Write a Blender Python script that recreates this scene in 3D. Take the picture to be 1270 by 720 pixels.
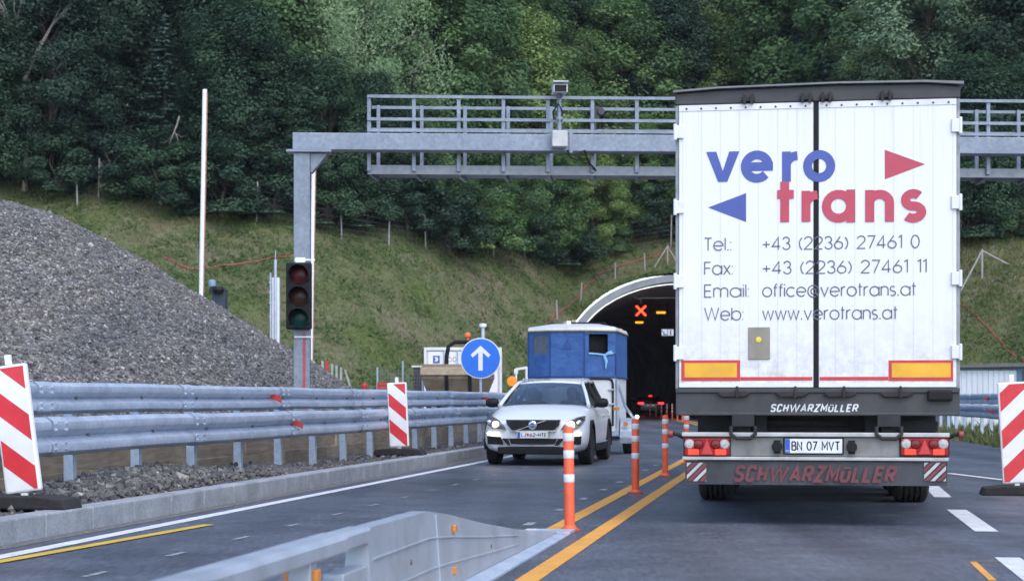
import bpy, bmesh, math, random
import numpy as np
from mathutils import Vector, Matrix

random.seed(7); rng = np.random.default_rng(7)
for o in list(bpy.data.objects): bpy.data.objects.remove(o)
scene = bpy.context.scene
COL = scene.collection
R = math.radians; PI = math.pi

# ------------------------------------------------------------------ camera, sky, sun, exposure
F = 2200.0; CX = 635.0; HY = 495.0; ZC = 1.15          # photo focal length in px, horizon row, eye height
cam = bpy.data.cameras.new('camera'); camo = bpy.data.objects.new('camera', cam); COL.objects.link(camo)
camo.location = (0, 0, ZC); camo.rotation_euler = (R(90), 0, 0)
cam.sensor_width = 36; cam.sensor_fit = 'HORIZONTAL'; cam.lens = F / 1270 * 36
cam.shift_y = (HY - 360) / 1270
cam.clip_start = 0.1; cam.clip_end = 3000
cam.dof.use_dof = True; cam.dof.focus_distance = 20; cam.dof.aperture_fstop = 3.8
scene.camera = camo

world = bpy.data.worlds.new('World'); scene.world = world; world.use_nodes = True
wn = world.node_tree; bg = wn.nodes['Background']
sky = wn.nodes.new('ShaderNodeTexSky'); sky.sky_type = 'NISHITA'; sky.sun_disc = False
SUN_EL, SUN_AZ = R(52), R(158)                            # azimuth clockwise from +Y: behind the camera, a little left
sky.sun_elevation = SUN_EL; sky.sun_rotation = SUN_AZ
sky.air_density = 1.0; sky.dust_density = 1.0; sky.ozone_density = 1.0
wn.links.new(sky.outputs[0], bg.inputs[0]); bg.inputs[1].default_value = 0.13
sun = bpy.data.lights.new('sun', 'SUN'); sun.energy = 0.85; sun.angle = R(70); sun.color = (1, .94, .88)
suno = bpy.data.objects.new('sun', sun); COL.objects.link(suno)
sd = Vector((math.sin(SUN_AZ)*math.cos(SUN_EL), math.cos(SUN_AZ)*math.cos(SUN_EL), math.sin(SUN_EL)))
suno.rotation_euler = sd.to_track_quat('Z', 'Y').to_euler(); suno.location = (0, -30, 40)
vs = scene.view_settings
vs.view_transform = 'Standard'; vs.look = 'None'; vs.exposure = 1.5; vs.gamma = 1; vs.use_curve_mapping = False
scene.render.filter_size = 1.6 if hasattr(scene.render, 'filter_size') else 1.5

# ------------------------------------------------------------------ materials
def lin(c):
    return tuple(((v/255)/12.92 if v/255 <= .04045 else ((v/255+.055)/1.055)**2.4) for v in c)
MATS = {}
def mat(name, rgb, rough=.6, metal=0, var=.15, scale=8, bump=0, bscale=60, emit=None, estr=0, coat=0, dirt=None, spec=.5, lin_=False, grime=0):
    """procedural paint / metal / plastic: base colour broken up by noise, optional bump and dirt"""
    if name in MATS: return MATS[name]
    m = bpy.data.materials.new(name); m.use_nodes = True; nt = m.node_tree; N = nt.nodes; L = nt.links
    p = N['Principled BSDF']
    c = rgb if lin_ else lin(rgb)
    tc = N.new('ShaderNodeTexCoord')
    nz = N.new('ShaderNodeTexNoise'); nz.inputs['Scale'].default_value = scale; nz.inputs['Detail'].default_value = 6
    L.new(tc.outputs['Object'], nz.inputs['Vector'])
    rp = N.new('ShaderNodeValToRGB'); L.new(nz.outputs['Fac'], rp.inputs[0])
    rp.color_ramp.elements[0].position = .3; rp.color_ramp.elements[1].position = .7
    rp.color_ramp.elements[0].color = (*[max(0, v*(1-var)) for v in c], 1)
    rp.color_ramp.elements[1].color = (*[min(1, v*(1+var)) for v in c], 1)
    out = rp.outputs[0]
    if dirt:
        n2 = N.new('ShaderNodeTexNoise'); n2.inputs['Scale'].default_value = scale*.45; n2.inputs['Detail'].default_value = 9; n2.inputs['Roughness'].default_value = .7
        L.new(tc.outputs['Object'], n2.inputs['Vector'])
        r2 = N.new('ShaderNodeValToRGB'); r2.color_ramp.elements[0].position = .52; r2.color_ramp.elements[1].position = .75
        r2.color_ramp.elements[0].color = (0, 0, 0, 1); r2.color_ramp.elements[1].color = (grime, grime, grime, 1)
        L.new(n2.outputs['Fac'], r2.inputs[0])
        mx = N.new('ShaderNodeMix'); mx.data_type = 'RGBA'; L.new(r2.outputs[0], mx.inputs['Factor'])
        L.new(out, mx.inputs['A']); mx.inputs['B'].default_value = (*lin(dirt), 1); out = mx.outputs['Result']
    L.new(out, p.inputs['Base Color'])
    p.inputs['Roughness'].default_value = rough; p.inputs['Metallic'].default_value = metal
    p.inputs['Specular IOR Level'].default_value = spec
    p.inputs['Coat Weight'].default_value = coat; p.inputs['Coat Roughness'].default_value = .05
    if bump:
        nb = N.new('ShaderNodeTexNoise'); nb.inputs['Scale'].default_value = bscale; nb.inputs['Detail'].default_value = 4
        L.new(tc.outputs['Object'], nb.inputs['Vector'])
        b = N.new('ShaderNodeBump'); b.inputs['Strength'].default_value = bump; b.inputs['Distance'].default_value = .02
        L.new(nb.outputs['Fac'], b.inputs['Height']); L.new(b.outputs[0], p.inputs['Normal'])
    if emit is not None:
        p.inputs['Emission Color'].default_value = (*lin(emit), 1); p.inputs['Emission Strength'].default_value = estr
    MATS[name] = m; return m

def nodes_of(name):
    m = bpy.data.materials.new(name); m.use_nodes = True; MATS[name] = m
    return m, m.node_tree.nodes, m.node_tree.links, m.node_tree.nodes['Principled BSDF']

def ramp(N, L, src, stops):
    r = N.new('ShaderNodeValToRGB'); cr = r.color_ramp
    while len(cr.elements) < len(stops): cr.elements.new(.5)
    for e, (p, c) in zip(cr.elements, stops): e.position = p; e.color = (*c, 1)
    L.new(src, r.inputs[0]); return r.outputs[0]
def noise(N, L, vec, scale, detail=5, rough=.55):
    n = N.new('ShaderNodeTexNoise'); n.inputs['Scale'].default_value = scale; n.inputs['Detail'].default_value = detail; n.inputs['Roughness'].default_value = rough
    L.new(vec, n.inputs['Vector']); return n.outputs['Fac']
def mixc(N, L, fac, a, b, mode='MIX'):
    x = N.new('ShaderNodeMix'); x.data_type = 'RGBA'; x.blend_type = mode
    if hasattr(fac, 'node'): L.new(fac, x.inputs['Factor'])
    else: x.inputs['Factor'].default_value = fac
    for s, v in (('A', a), ('B', b)):
        if hasattr(v, 'node'): L.new(v, x.inputs[s])
        else: x.inputs[s].default_value = (*v, 1)
    return x.outputs['Result']
def bumpn(N, L, h, strength, dist, p):
    b = N.new('ShaderNodeBump'); b.inputs['Strength'].default_value = strength; b.inputs['Distance'].default_value = dist
    L.new(h, b.inputs['Height']); L.new(b.outputs[0], p.inputs['Normal'])

# asphalt
m_asphalt, N, L, p = nodes_of('asphalt')
tc = N.new('ShaderNodeTexCoord').outputs['Object']
c1 = ramp(N, L, noise(N, L, tc, 1.2, 8, .6), [(.3, (.055, .061, .076)), (.7, (.084, .092, .112))])
c2 = ramp(N, L, noise(N, L, tc, 55, 4), [(.34, (.55, .55, .55)), (.48, (1.05, 1.05, 1.05)), (.60, (1.1, 1.1, 1.1)), (.70, (2.2, 2.2, 2.3))])
vor = N.new('ShaderNodeTexNoise'); vor.inputs['Scale'].default_value = .9; vor.inputs['Detail'].default_value = 9
mp = N.new('ShaderNodeMapping'); mp.inputs['Rotation'].default_value = (0, 0, R(9.17)); mp.inputs['Scale'].default_value = (1.3, .07, 1)
L.new(tc, mp.inputs[0]); L.new(mp.outputs[0], vor.inputs['Vector'])
c3 = ramp(N, L, vor.outputs['Fac'], [(.35, (.70, .70, .71)), (.65, (1.22, 1.22, 1.22))])
mp4 = N.new('ShaderNodeMapping'); mp4.inputs['Rotation'].default_value = (0, 0, R(9.17)); mp4.inputs['Scale'].default_value = (1, .16, 1); L.new(tc, mp4.inputs[0])
c4 = ramp(N, L, noise(N, L, mp4.outputs[0], 26, 5, .65), [(.32, (.62, .62, .63)), (.5, (1, 1, 1)), (.68, (1.5, 1.5, 1.52))])
c5 = ramp(N, L, noise(N, L, tc, .35, 7, .7), [(.40, (.74, .74, .75)), (.52, (1.05, 1.05, 1.05))])
cc_ = mixc(N, L, 1, mixc(N, L, 1, c1, c2, 'MULTIPLY'), c3, 'MULTIPLY')
L.new(mixc(N, L, 1, mixc(N, L, 1, cc_, c4, 'MULTIPLY'), c5, 'MULTIPLY'), p.inputs['Base Color'])
L.new(ramp(N, L, noise(N, L, tc, .8, 6), [(.3, (.38,)*3), (.7, (.56,)*3)]), p.inputs['Roughness'])
bumpn(N, L, noise(N, L, tc, 110, 4), .55, .01, p)

def road_paint(name, rgb, wear=.45):
    m, N, L, p = nodes_of(name)
    tc = N.new('ShaderNodeTexCoord').outputs['Object']
    w = ramp(N, L, noise(N, L, tc, 14, 9, .75), [(wear-.1, (.0,)*3), (wear+.08, (1,)*3)])
    c = ramp(N, L, noise(N, L, tc, 3, 6), [(.3, tuple(.78*v for v in rgb)), (.7, rgb)])
    L.new(mixc(N, L, w, (.1, .1, .105), c), p.inputs['Base Color']); p.inputs['Roughness'].default_value = .65
    return m
m_white_paint = road_paint('white road paint', (.66, .66, .68), .38)
m_worn_paint = road_paint('worn road paint', (.40, .40, .42), .50)
m_yellow_paint = road_paint('yellow road paint', (.62, .40, .03), .33)
m_orange_paint = road_paint('orange road paint', (.72, .33, .045), .36)

# galvanised steel
m_galv, N, L, p = nodes_of('galvanised steel')
tc = N.new('ShaderNodeTexCoord').outputs['Object']
v = N.new('ShaderNodeTexVoronoi'); v.inputs['Scale'].default_value = 26; L.new(tc, v.inputs['Vector'])
a = ramp(N, L, v.outputs['Color'], [(.0, (.38, .44, .53)), (1, (.49, .555, .655))])
b = ramp(N, L, noise(N, L, tc, 2.2, 9, .7), [(.34, (.76, .77, .79)), (.5, (.95, .95, .96)), (.64, (1.06, 1.06, 1.06))])
L.new(mixc(N, L, 1, a, b, 'MULTIPLY'), p.inputs['Base Color'])
p.inputs['Metallic'].default_value = .3
L.new(ramp(N, L, noise(N, L, tc, 6, 6), [(.3, (.34,)*3), (.7, (.52,)*3)]), p.inputs['Roughness'])

m_gantry, N, L, p = nodes_of('gantry steel')
tc = N.new('ShaderNodeTexCoord').outputs['Object']
v = N.new('ShaderNodeTexVoronoi'); v.inputs['Scale'].default_value = 18; L.new(tc, v.inputs['Vector'])
a = ramp(N, L, v.outputs['Color'], [(.0, (.17, .195, .245)), (1, (.235, .265, .325))])
b = ramp(N, L, noise(N, L, tc, 1.4, 9, .7), [(.3, (.7, .7, .72)), (.62, (1.05, 1.05, 1.05))])
L.new(mixc(N, L, 1, a, b, 'MULTIPLY'), p.inputs['Base Color']); p.inputs['Metallic'].default_value = .35; p.inputs['Roughness'].default_value = .42
# concrete
m_conc, N, L, p = nodes_of('concrete')
tc = N.new('ShaderNodeTexCoord').outputs['Object']
a = ramp(N, L, noise(N, L, tc, 2.5, 9, .65), [(.3, (.20, .215, .235)), (.7, (.355, .375, .405))])
b = ramp(N, L, noise(N, L, tc, 45, 3), [(.35, (.8,)*3), (.6, (1.05,)*3)])
L.new(mixc(N, L, 1, a, b, 'MULTIPLY'), p.inputs['Base Color']); p.inputs['Roughness'].default_value = .8
bumpn(N, L, noise(N, L, tc, 40, 5), .3, .01, p)
m_lining = mat('tunnel lining', (.30, .27, .25), .9, var=.3, scale=.6, lin_=True)

# wood boards
m_wood, N, L, p = nodes_of('weathered boards')
tc = N.new('ShaderNodeTexCoord').outputs['Object']
mp = N.new('ShaderNodeMapping'); mp.inputs['Scale'].default_value = (3, 1.2, 14); L.new(tc, mp.inputs[0])
a = ramp(N, L, noise(N, L, mp.outputs[0], 2, 8, .6), [(.3, (.34, .28, .215)), (.7, (.58, .49, .375))])
b = ramp(N, L, noise(N, L, tc, 1.1, 4), [(.3, (.65,)*3), (.7, (1.1,)*3)])
oi = N.new('ShaderNodeObjectInfo'); k = ramp(N, L, oi.outputs['Random'], [(0, (.62, .62, .64)), (1, (1.15, 1.12, 1.08))])
L.new(mixc(N, L, 1, mixc(N, L, 1, a, b, 'MULTIPLY'), k, 'MULTIPLY'), p.inputs['Base Color']); p.inputs['Roughness'].default_value = .85
bumpn(N, L, noise(N, L, mp.outputs[0], 6, 4), .4, .01, p)

# gravel (stone colours per voronoi cell)
def gravel_mat(name, sc, tint):
    m, N, L, p = nodes_of(name)
    tc = N.new('ShaderNodeTexCoord').outputs['Object']
    v = N.new('ShaderNodeTexVoronoi'); v.inputs['Scale'].default_value = sc; L.new(tc, v.inputs['Vector'])
    sep = N.new('ShaderNodeSeparateColor'); L.new(v.outputs['Color'], sep.inputs[0])
    t = tint
    a = ramp(N, L, sep.outputs[0], [(0, (.055*t, .055*t, .06*t)), (.5, (.14*t, .135*t, .135*t)), (.8, (.22*t, .205*t, .19*t)), (1, (.42*t, .40*t, .385*t))])
    b = ramp(N, L, noise(N, L, tc, .45, 6), [(.36, (.66, .67, .72)), (.5, (1, 1, 1)), (.64, (1.12, 1.02, .90))])
    L.new(mixc(N, L, 1, a, b, 'MULTIPLY'), p.inputs['Base Color']); p.inputs['Roughness'].default_value = .85
    b = N.new('ShaderNodeBump'); b.inputs['Strength'].default_value = .9; b.inputs['Distance'].default_value = .04; b.invert = True
    L.new(v.outputs['Distance'], b.inputs['Height']); L.new(b.outputs[0], p.inputs['Normal'])
    return m
m_gravel = gravel_mat('crushed stone', 19, .82)
m_gravel_f = gravel_mat('fine gravel', 38, .8)

# stone bits, leaves and grass take a per-element tint attribute
def tinted(name, stops, rough=.7, transl=0, objvar=0.0, spec=.3):
    m, N, L, p = nodes_of(name)
    at = N.new('ShaderNodeAttribute'); at.attribute_name = 'tint'
    c = ramp(N, L, at.outputs['Fac'], stops)
    if objvar:
        oi = N.new('ShaderNodeObjectInfo')
        k = ramp(N, L, oi.outputs['Random'], [(0, (1-objvar*1.1, 1-objvar, 1-objvar*.6)), (1, (1+objvar*1.2, 1+objvar, 1+objvar*.4))])
        c = mixc(N, L, 1, c, k, 'MULTIPLY')
    L.new(c, p.inputs['Base Color']); p.inputs['Roughness'].default_value = rough; p.inputs['Specular IOR Level'].default_value = spec
    if transl:
        tr = N.new('ShaderNodeBsdfTranslucent'); L.new(c, tr.inputs['Color'])
        ms = N.new('ShaderNodeMixShader'); ms.inputs[0].default_value = transl
        L.new(p.outputs[0], ms.inputs[1]); L.new(tr.outputs[0], ms.inputs[2]); L.new(ms.outputs[0], N['Material Output'].inputs['Surface'])
    return m
m_stone = tinted('stones', [(0, (.05, .05, .054)), (.5, (.122, .118, .117)), (.85, (.22, .205, .19)), (1, (.42, .40, .38))], .85)
LEAF = {
 'dark':   tinted('dark leaves',   [(0, (0.015, 0.036, 0.025)), (.5, (0.032, 0.071, 0.041)), (1, (0.067, 0.127, 0.062))], .55, .35, .2),
 'mid':    tinted('green leaves',  [(0, (0.045, 0.097, 0.043)), (.5, (0.094, 0.179, 0.065)), (1, (0.189, 0.287, 0.105))], .55, .38, .22),
 'pale':   tinted('pale leaves',   [(0, (0.104, 0.177, 0.100)), (.5, (0.188, 0.283, 0.157)), (1, (0.325, 0.440, 0.237))], .55, .38, .15),
 'yellow': tinted('yellowish leaves', [(0, (0.075, 0.133, 0.049)), (.5, (0.162, 0.253, 0.086)), (1, (0.304, 0.400, 0.152))], .55, .4, .2),
 'spruce': tinted('needles',       [(0, (0.021, 0.055, 0.040)), (.5, (0.049, 0.099, 0.071)), (1, (0.104, 0.172, 0.126))], .6, .12, .2),
}
m_grass = tinted('grass blades', [(0, (.060, .100, .024)), (.45, (.112, .152, .040)), (.75, (.17, .168, .060)), (1, (.25, .21, .11))], .6, .3)
m_bark = mat('bark', (.11, .09, .075), .9, var=.5, scale=14, bump=.5, bscale=30, lin_=True)
m_birchbark = mat('pale bark', (.24, .22, .20), .85, var=.4, scale=9, lin_=True)

# terrain: gravelly dirt / grass / forest floor by vertex zone
m_terr, N, L, p = nodes_of('hillside ground')
tc = N.new('ShaderNodeTexCoord').outputs['Object']
g = mixc(N, L, ramp(N, L, noise(N, L, tc, .22, 8, .65), [(.36, (0,)*3), (.62, (1,)*3)]),
         ramp(N, L, noise(N, L, tc, 5, 6), [(.3, (.062, .090, .030)), (.7, (.125, .15, .055))]),
         ramp(N, L, noise(N, L, tc, 4, 6), [(.3, (.11, .105, .062)), (.7, (.20, .175, .12))]))
dirt = ramp(N, L, noise(N, L, tc, 9, 8, .7), [(.3, (.07, .066, .062)), (.7, (.17, .16, .145))])
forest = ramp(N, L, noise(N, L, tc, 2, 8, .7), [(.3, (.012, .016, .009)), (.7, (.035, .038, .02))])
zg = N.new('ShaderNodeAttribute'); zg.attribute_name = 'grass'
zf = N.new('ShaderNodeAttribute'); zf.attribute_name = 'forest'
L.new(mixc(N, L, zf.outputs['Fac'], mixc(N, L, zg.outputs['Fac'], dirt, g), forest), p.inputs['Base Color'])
p.inputs['Roughness'].default_value = .95; p.inputs['Specular IOR Level'].default_value = .1
bumpn(N, L, noise(N, L, tc, 3, 8, .7), .8, .25, p)

def glass(name, tint=(.35, .4, .42), alpha=.55, rough=.03):
    m, N, L, p = nodes_of(name)
    tr = N.new('ShaderNodeBsdfTransparent'); tr.inputs[0].default_value = (*tint, 1)
    gl = N.new('ShaderNodeBsdfGlossy'); gl.inputs['Roughness'].default_value = rough; gl.inputs['Color'].default_value = (.9, .93, 1, 1)
    fr = N.new('ShaderNodeFresnel'); fr.inputs[0].default_value = 1.5
    mm = N.new('ShaderNodeMath'); mm.operation = 'MULTIPLY_ADD'; L.new(fr.outputs[0], mm.inputs[0]); mm.inputs[1].default_value = 1.0; mm.inputs[2].default_value = alpha*.15
    ms = N.new('ShaderNodeMixShader'); L.new(mm.outputs[0], ms.inputs[0]); L.new(tr.outputs[0], ms.inputs[1]); L.new(gl.outputs[0], ms.inputs[2])
    L.new(ms.outputs[0], N['Material Output'].inputs['Surface']); return m
m_glass = glass('tinted window glass')
m_black = mat('black plastic', (.012, .012, .013), .6, var=.2, lin_=True, spec=.2)
m_rubber = mat('rubber', (.018, .018, .019), .9, var=.3, scale=12, bump=.3, lin_=True)
m_white = mat('white enamel', (.72, .72, .73), .4, var=.05, lin_=True)
m_white_dirty = mat('dirty white paint', (.66, .66, .66), .5, var=.06, lin_=True, dirt=(120, 112, 100), grime=.45, scale=3)
m_red = mat('red film', (.50, .035, .04), .45, var=.12, lin_=True)
m_dkgrey = mat('dark grey paint', (.038, .039, .043), .55, var=.25, scale=5, lin_=True, dirt=(85, 80, 76), grime=.4)
m_chassis = mat('dirty chassis', (.02, .02, .021), .8, var=.35, scale=6, lin_=True)
m_amber = mat('amber lens', (.50, .19, .03), .3, var=.08, lin_=True, emit=(255, 130, 10), estr=.03)
m_orange_pl = mat('orange plastic', (.70, .10, .035), .5, var=.12, scale=5, lin_=True, dirt=(120, 60, 40), grime=.35)
m_reflect = mat('white reflective band', (.62, .63, .65), .35, var=.08, lin_=True)
m_blue_tarp, N, L, p = nodes_of('blue tarpaulin')
tc = N.new('ShaderNodeTexCoord').outputs['Object']
L.new(ramp(N, L, noise(N, L, tc, 2.5, 7), [(.3, (.025, .085, .27)), (.7, (.045, .135, .37))]), p.inputs['Base Color']); p.inputs['Roughness'].default_value = .6
bumpn(N, L, noise(N, L, tc, 5, 4), .6, .06, p)

# ------------------------------------------------------------------ object helpers
def tag(o, label, cat, group=None, kind=None):
    if label: o['label'] = label
    if cat: o['category'] = cat
    if group: o['group'] = group
    if kind: o['kind'] = kind
    return o
def thing(name, label, cat, loc=(0, 0, 0), rz=0, group=None):
    o = bpy.data.objects.new(name, None); COL.objects.link(o); o.empty_display_size = .3
    o.location = loc; o.rotation_euler = (0, 0, rz); return tag(o, label, cat, group)
def mesh_obj(name, me, parent=None, kind=None):
    o = bpy.data.objects.new(name, me); COL.objects.link(o)
    if parent: o.parent = parent
    if kind: o['kind'] = kind
    return o
def dup(root, loc, rz=None, label=None, group=None, rot=None):
    r = root.copy(); COL.objects.link(r); r.location = loc
    if rz is not None: r.rotation_euler = (0, 0, rz)
    if rot is not None: r.rotation_euler = rot
    if label: r['label'] = label
    if group: r['group'] = group
    for ch in list(root.children):
        c = ch.copy(); COL.objects.link(c); c.parent = r
        for g in list(ch.children):
            d = g.copy(); COL.objects.link(d); d.parent = c
    return r

class MB:
    """collects shapes, then becomes one mesh object"""
    def __init__(s): s.v = []; s.f = []; s.mi = []; s.cur = 0
    def add(s, vs, fs):
        k = len(s.v); s.v += [tuple(v) for v in vs]; s.f += [[i+k for i in f] for f in fs]; s.mi += [s.cur]*len(fs); return s
    def m(s, i): s.cur = i; return s
    def box(s, x0, x1, y0, y1, z0, z1):
        return s.add([(x, y, z) for z in (z0, z1) for y in (y0, y1) for x in (x0, x1)],
                     [(0, 2, 3, 1), (4, 5, 7, 6), (0, 1, 5, 4), (2, 6, 7, 3), (0, 4, 6, 2), (1, 3, 7, 5)])
    def obox(s, c, size, rot=None):
        M = Matrix.Translation(c) @ (rot.to_4x4() if rot else Matrix())
        a, b, d = [q/2 for q in size]
        vs = [M @ Vector((x, y, z)) for z in (-d, d) for y in (-b, b) for x in (-a, a)]
        return s.add(vs, [(0, 2, 3, 1), (4, 5, 7, 6), (0, 1, 5, 4), (2, 6, 7, 3), (0, 4, 6, 2), (1, 3, 7, 5)])
    def beam(s, p0, p1, w, h):
        p0 = Vector(p0); p1 = Vector(p1); d = p1-p0
        q = d.to_track_quat('Y', 'Z').to_matrix()
        return s.obox((p0+p1)/2, (w, d.length, h), q)
    def tube(s, pts, rs, n=8, cap=True):
        pts = [Vector(q) for q in pts]
        if not hasattr(rs, '__len__'): rs = [rs]*len(pts)
        vs = []; up = None
        for i, q in enumerate(pts):
            d = (pts[min(i+1, len(pts)-1)] - pts[max(i-1, 0)]).normalized()
            if up is None: up = d.orthogonal().normalized()
            up = (up - d*up.dot(d))
            up = up.normalized() if up.length > 1e-6 else d.orthogonal().normalized()
            sd_ = d.cross(up)
            for k in range(n):
                t = 2*PI*k/n; vs.append(q + (up*math.cos(t) + sd_*math.sin(t))*rs[i])
        fs = [(i*n+k, i*n+(k+1) % n, (i+1)*n+(k+1) % n, (i+1)*n+k) for i in range(len(pts)-1) for k in range(n)]
        if cap: fs += [tuple(range(n))[::-1], tuple(range((len(pts)-1)*n, len(pts)*n))]
        return s.add(vs, fs)
    def cyl(s, p0, p1, r, n=16): return s.tube([p0, p1], r, n)
    def lathe(s, prof, n=24, c=(0, 0, 0), axis='Z'):
        vs = []
        for (r, h) in prof:
            for k in range(n):
                t = 2*PI*k/n; x, y = r*math.cos(t), r*math.sin(t)
                q = (x, y, h) if axis == 'Z' else ((h, x, y) if axis == 'X' else (x, h, y))
                vs.append((q[0]+c[0], q[1]+c[1], q[2]+c[2]))
        fs = [(i*n+k, i*n+(k+1) % n, (i+1)*n+(k+1) % n, (i+1)*n+k) for i in range(len(prof)-1) for k in range(n)]
        if prof[0][0] > 1e-6: fs.append(tuple(range(n))[::-1])
        if prof[-1][0] > 1e-6: fs.append(tuple(range((len(prof)-1)*n, len(prof)*n)))
        return s.add(vs, fs)
    def prism(s, poly, y0, y1):                       # polygon in (x,z) extruded along y
        n = len(poly)
        vs = [(x, y0, z) for x, z in poly] + [(x, y1, z) for x, z in poly]
        return s.add(vs, [tuple(range(n)), tuple(range(2*n-1, n-1, -1))] + [(i, i+n, (i+1) % n+n, (i+1) % n) for i in range(n)])
    def prismx(s, poly, x0, x1):                      # polygon in (y,z) extruded along x
        n = len(poly)
        vs = [(x0, y, z) for y, z in poly] + [(x1, y, z) for y, z in poly]
        return s.add(vs, [tuple(range(n))[::-1], tuple(range(n, 2*n))] + [(i, (i+1) % n, (i+1) % n+n, i+n) for i in range(n)])
    def flat(s, poly, y):                             # polygon in (x,z), facing -y
        return s.add([(x, y, z) for x, z in poly], [tuple(range(len(poly)))])
    def build(s, name, mats, parent=None, smooth=False, bevel=0, kind=None, sharp=35):
        me = bpy.data.meshes.new(name); me.from_pydata(s.v, [], s.f)
        for q in (mats if isinstance(mats, (list, tuple)) else [mats]): me.materials.append(q)
        if any(s.mi): me.polygons.foreach_set('material_index', s.mi)
        bm = bmesh.new(); bm.from_mesh(me); bmesh.ops.recalc_face_normals(bm, faces=bm.faces); bm.to_mesh(me); bm.free()
        if smooth:
            me.polygons.foreach_set('use_smooth', [True]*len(me.polygons))
            me.set_sharp_from_angle(angle=R(sharp))
        o = mesh_obj(name, me, parent, kind)
        if bevel:
            b = o.modifiers.new('bevel', 'BEVEL'); b.width = bevel; b.segments = 2; b.limit_method = 'ANGLE'; b.angle_limit = R(40)
        return o

def np_mesh(name, verts, faces, material, tint=None, smooth=False):
    me = bpy.data.meshes.new(name)
    nv, nf = len(verts), len(faces); k = faces.shape[1]
    me.vertices.add(nv); me.vertices.foreach_set('co', np.asarray(verts, dtype=np.float32).ravel())
    me.loops.add(nf*k); me.loops.foreach_set('vertex_index', np.asarray(faces, dtype=np.int32).ravel())
    me.polygons.add(nf); me.polygons.foreach_set('loop_start', np.arange(0, nf*k, k, dtype=np.int32))
    if tint is not None:
        at = me.attributes.new('tint', 'FLOAT', 'POINT'); at.data.foreach_set('value', np.asarray(tint, dtype=np.float32))
    me.materials.append(material); me.update(calc_edges=True)
    me.polygons.foreach_set('use_smooth', [smooth]*nf)
    return me

def clip(poly, x0, x1, z0, z1):
    def cut(pl, inside, inter):
        out = []
        for i in range(len(pl)):
            a, b = pl[i-1], pl[i]
            if inside(b):
                if not inside(a): out.append(inter(a, b))
                out.append(b)
            elif inside(a): out.append(inter(a, b))
        return out
    def ix(v): return lambda a, b: (v, a[1]+(b[1]-a[1])*(v-a[0])/(b[0]-a[0]))
    def iz(v): return lambda a, b: (a[0]+(b[0]-a[0])*(v-a[1])/(b[1]-a[1]), v)
    for ins, it in ((lambda q: q[0] >= x0, ix(x0)), (lambda q: q[0] <= x1, ix(x1)), (lambda q: q[1] >= z0, iz(z0)), (lambda q: q[1] <= z1, iz(z1))):
        if not poly: return poly
        poly = cut(poly, ins, it)
    return poly

# ------------------------------------------------------------------ road frame
A = math.atan(355/F); SA, CA = math.sin(A), math.cos(A)
V0, RAD = 35.0, 440.0
def P(u, v, z=0.0):
    """road coordinates (u to the right of the camera's line, v along the road, which bends left after V0) -> world"""
    if v <= V0: x, y, h = v*SA, v*CA, A
    else:
        th = (v-V0)/RAD; fx = RAD*math.sin(th); fl = RAD*(1-math.cos(th))
        x = V0*SA + fx*SA - fl*CA; y = V0*CA + fx*CA + fl*SA; h = A-th
    return Vector((x + u*math.cos(h), y - u*math.sin(h), z))
def head(v): return -(A if v <= V0 else A-(v-V0)/RAD)
class Frame:
    """local frame with x to the right, y away from the camera; pix() gives local (x, z) of a photo pixel on the plane y = yo"""
    def __init__(s, x, y, h): s.o = Vector((x, y, 0)); s.h = h; s.d = Vector((math.sin(h), math.cos(h), 0)); s.r = Vector((math.cos(h), -math.sin(h), 0))
    def pix(s, px, py, yo=0.0):
        dr = Vector(((px-CX)/F, 1, (HY-py)/F)); pl = s.o + s.d*yo
        k = pl.dot(s.d)/dr.dot(s.d); q = dr*k; return ((q-s.o).dot(s.r), q.z+ZC)
def at(px, py, Y): return Vector(((px-CX)/F*Y, Y, ZC+(HY-py)/F*Y))

# ------------------------------------------------------------------ terrain
TX = [-400, -60, -20, -12, -6, 1, 3.5, 15, 19, 24, 60, 400]
TOE = [58, 58, 61, 62.5, 67, 79, 84, 84, 74, 69, 66, 64]
TLX = [-400, -40, -19.4, -14.4, -9.6, -3, 2.8, 7.7, 15, 22, 30, 400]
TL = [80, 83, 84, 82.5, 83.5, 90.2, 101, 106.5, 106, 89.5, 87, 86]
PX, PY = 9.2, 95.0                                        # portal centre
EA, EB, EC = 6.3, 4.4, 3.4                                # outer ellipse half width, half height, spring height
def fn(x, y): return (np.sin(x*.31+1.3)*np.cos(y*.27) + .6*np.sin(x*.73+y*.41) + .35*np.sin(x*1.7-y*1.3+2))
def hz(x, y):
    x = np.asarray(x, dtype=float); y = np.asarray(y, dtype=float)
    toe = np.interp(x, TX, TOE)
    s = np.clip(y-toe, 0, None)
    z = -.03 + .5*s - .5*3*(1-np.exp(-s/3))*.6
    z = z + np.clip(s/4, 0, 1)*.16*fn(x, y)
    # made ground beside the road
    # tunnel approach is cut free; the tube is covered just behind its mouth
    dx = np.abs(x-PX)
    arch = EC + EB*np.sqrt(np.clip(1-(dx/EA)**2, 0, 1)) + .05
    cover = np.where((dx < EA) & (y > PY+.3), arch + np.clip((y-PY)*.05, 0, 1) + .1, -9)
    z = np.maximum(z, cover)
    z = np.where((dx < EA+.02) & (y <= PY+.3), -.03, z)
    return z
def axis(segs):
    out = []
    for a, b, st in segs: out.append(np.arange(a, b, st))
    return np.unique(np.round(np.concatenate(out), 3))
gx = axis([(-900, -60, 60), (-60, -26, 2), (-26, 30, .5), (30, 70, 2), (70, 901, 60)])
gy = axis([(-300, 0, 30), (0, 55, 2.5), (55, 118, .5), (118, 180, 2), (180, 900, 40)])
gx = np.unique(np.concatenate([gx, [PX-EA, PX-EA+.05, PX-EA-.05, PX+EA, PX+EA-.05, PX+EA+.05]])); gy = np.unique(np.concatenate([gy, [PY+.29, PY+.31]]))
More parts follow.
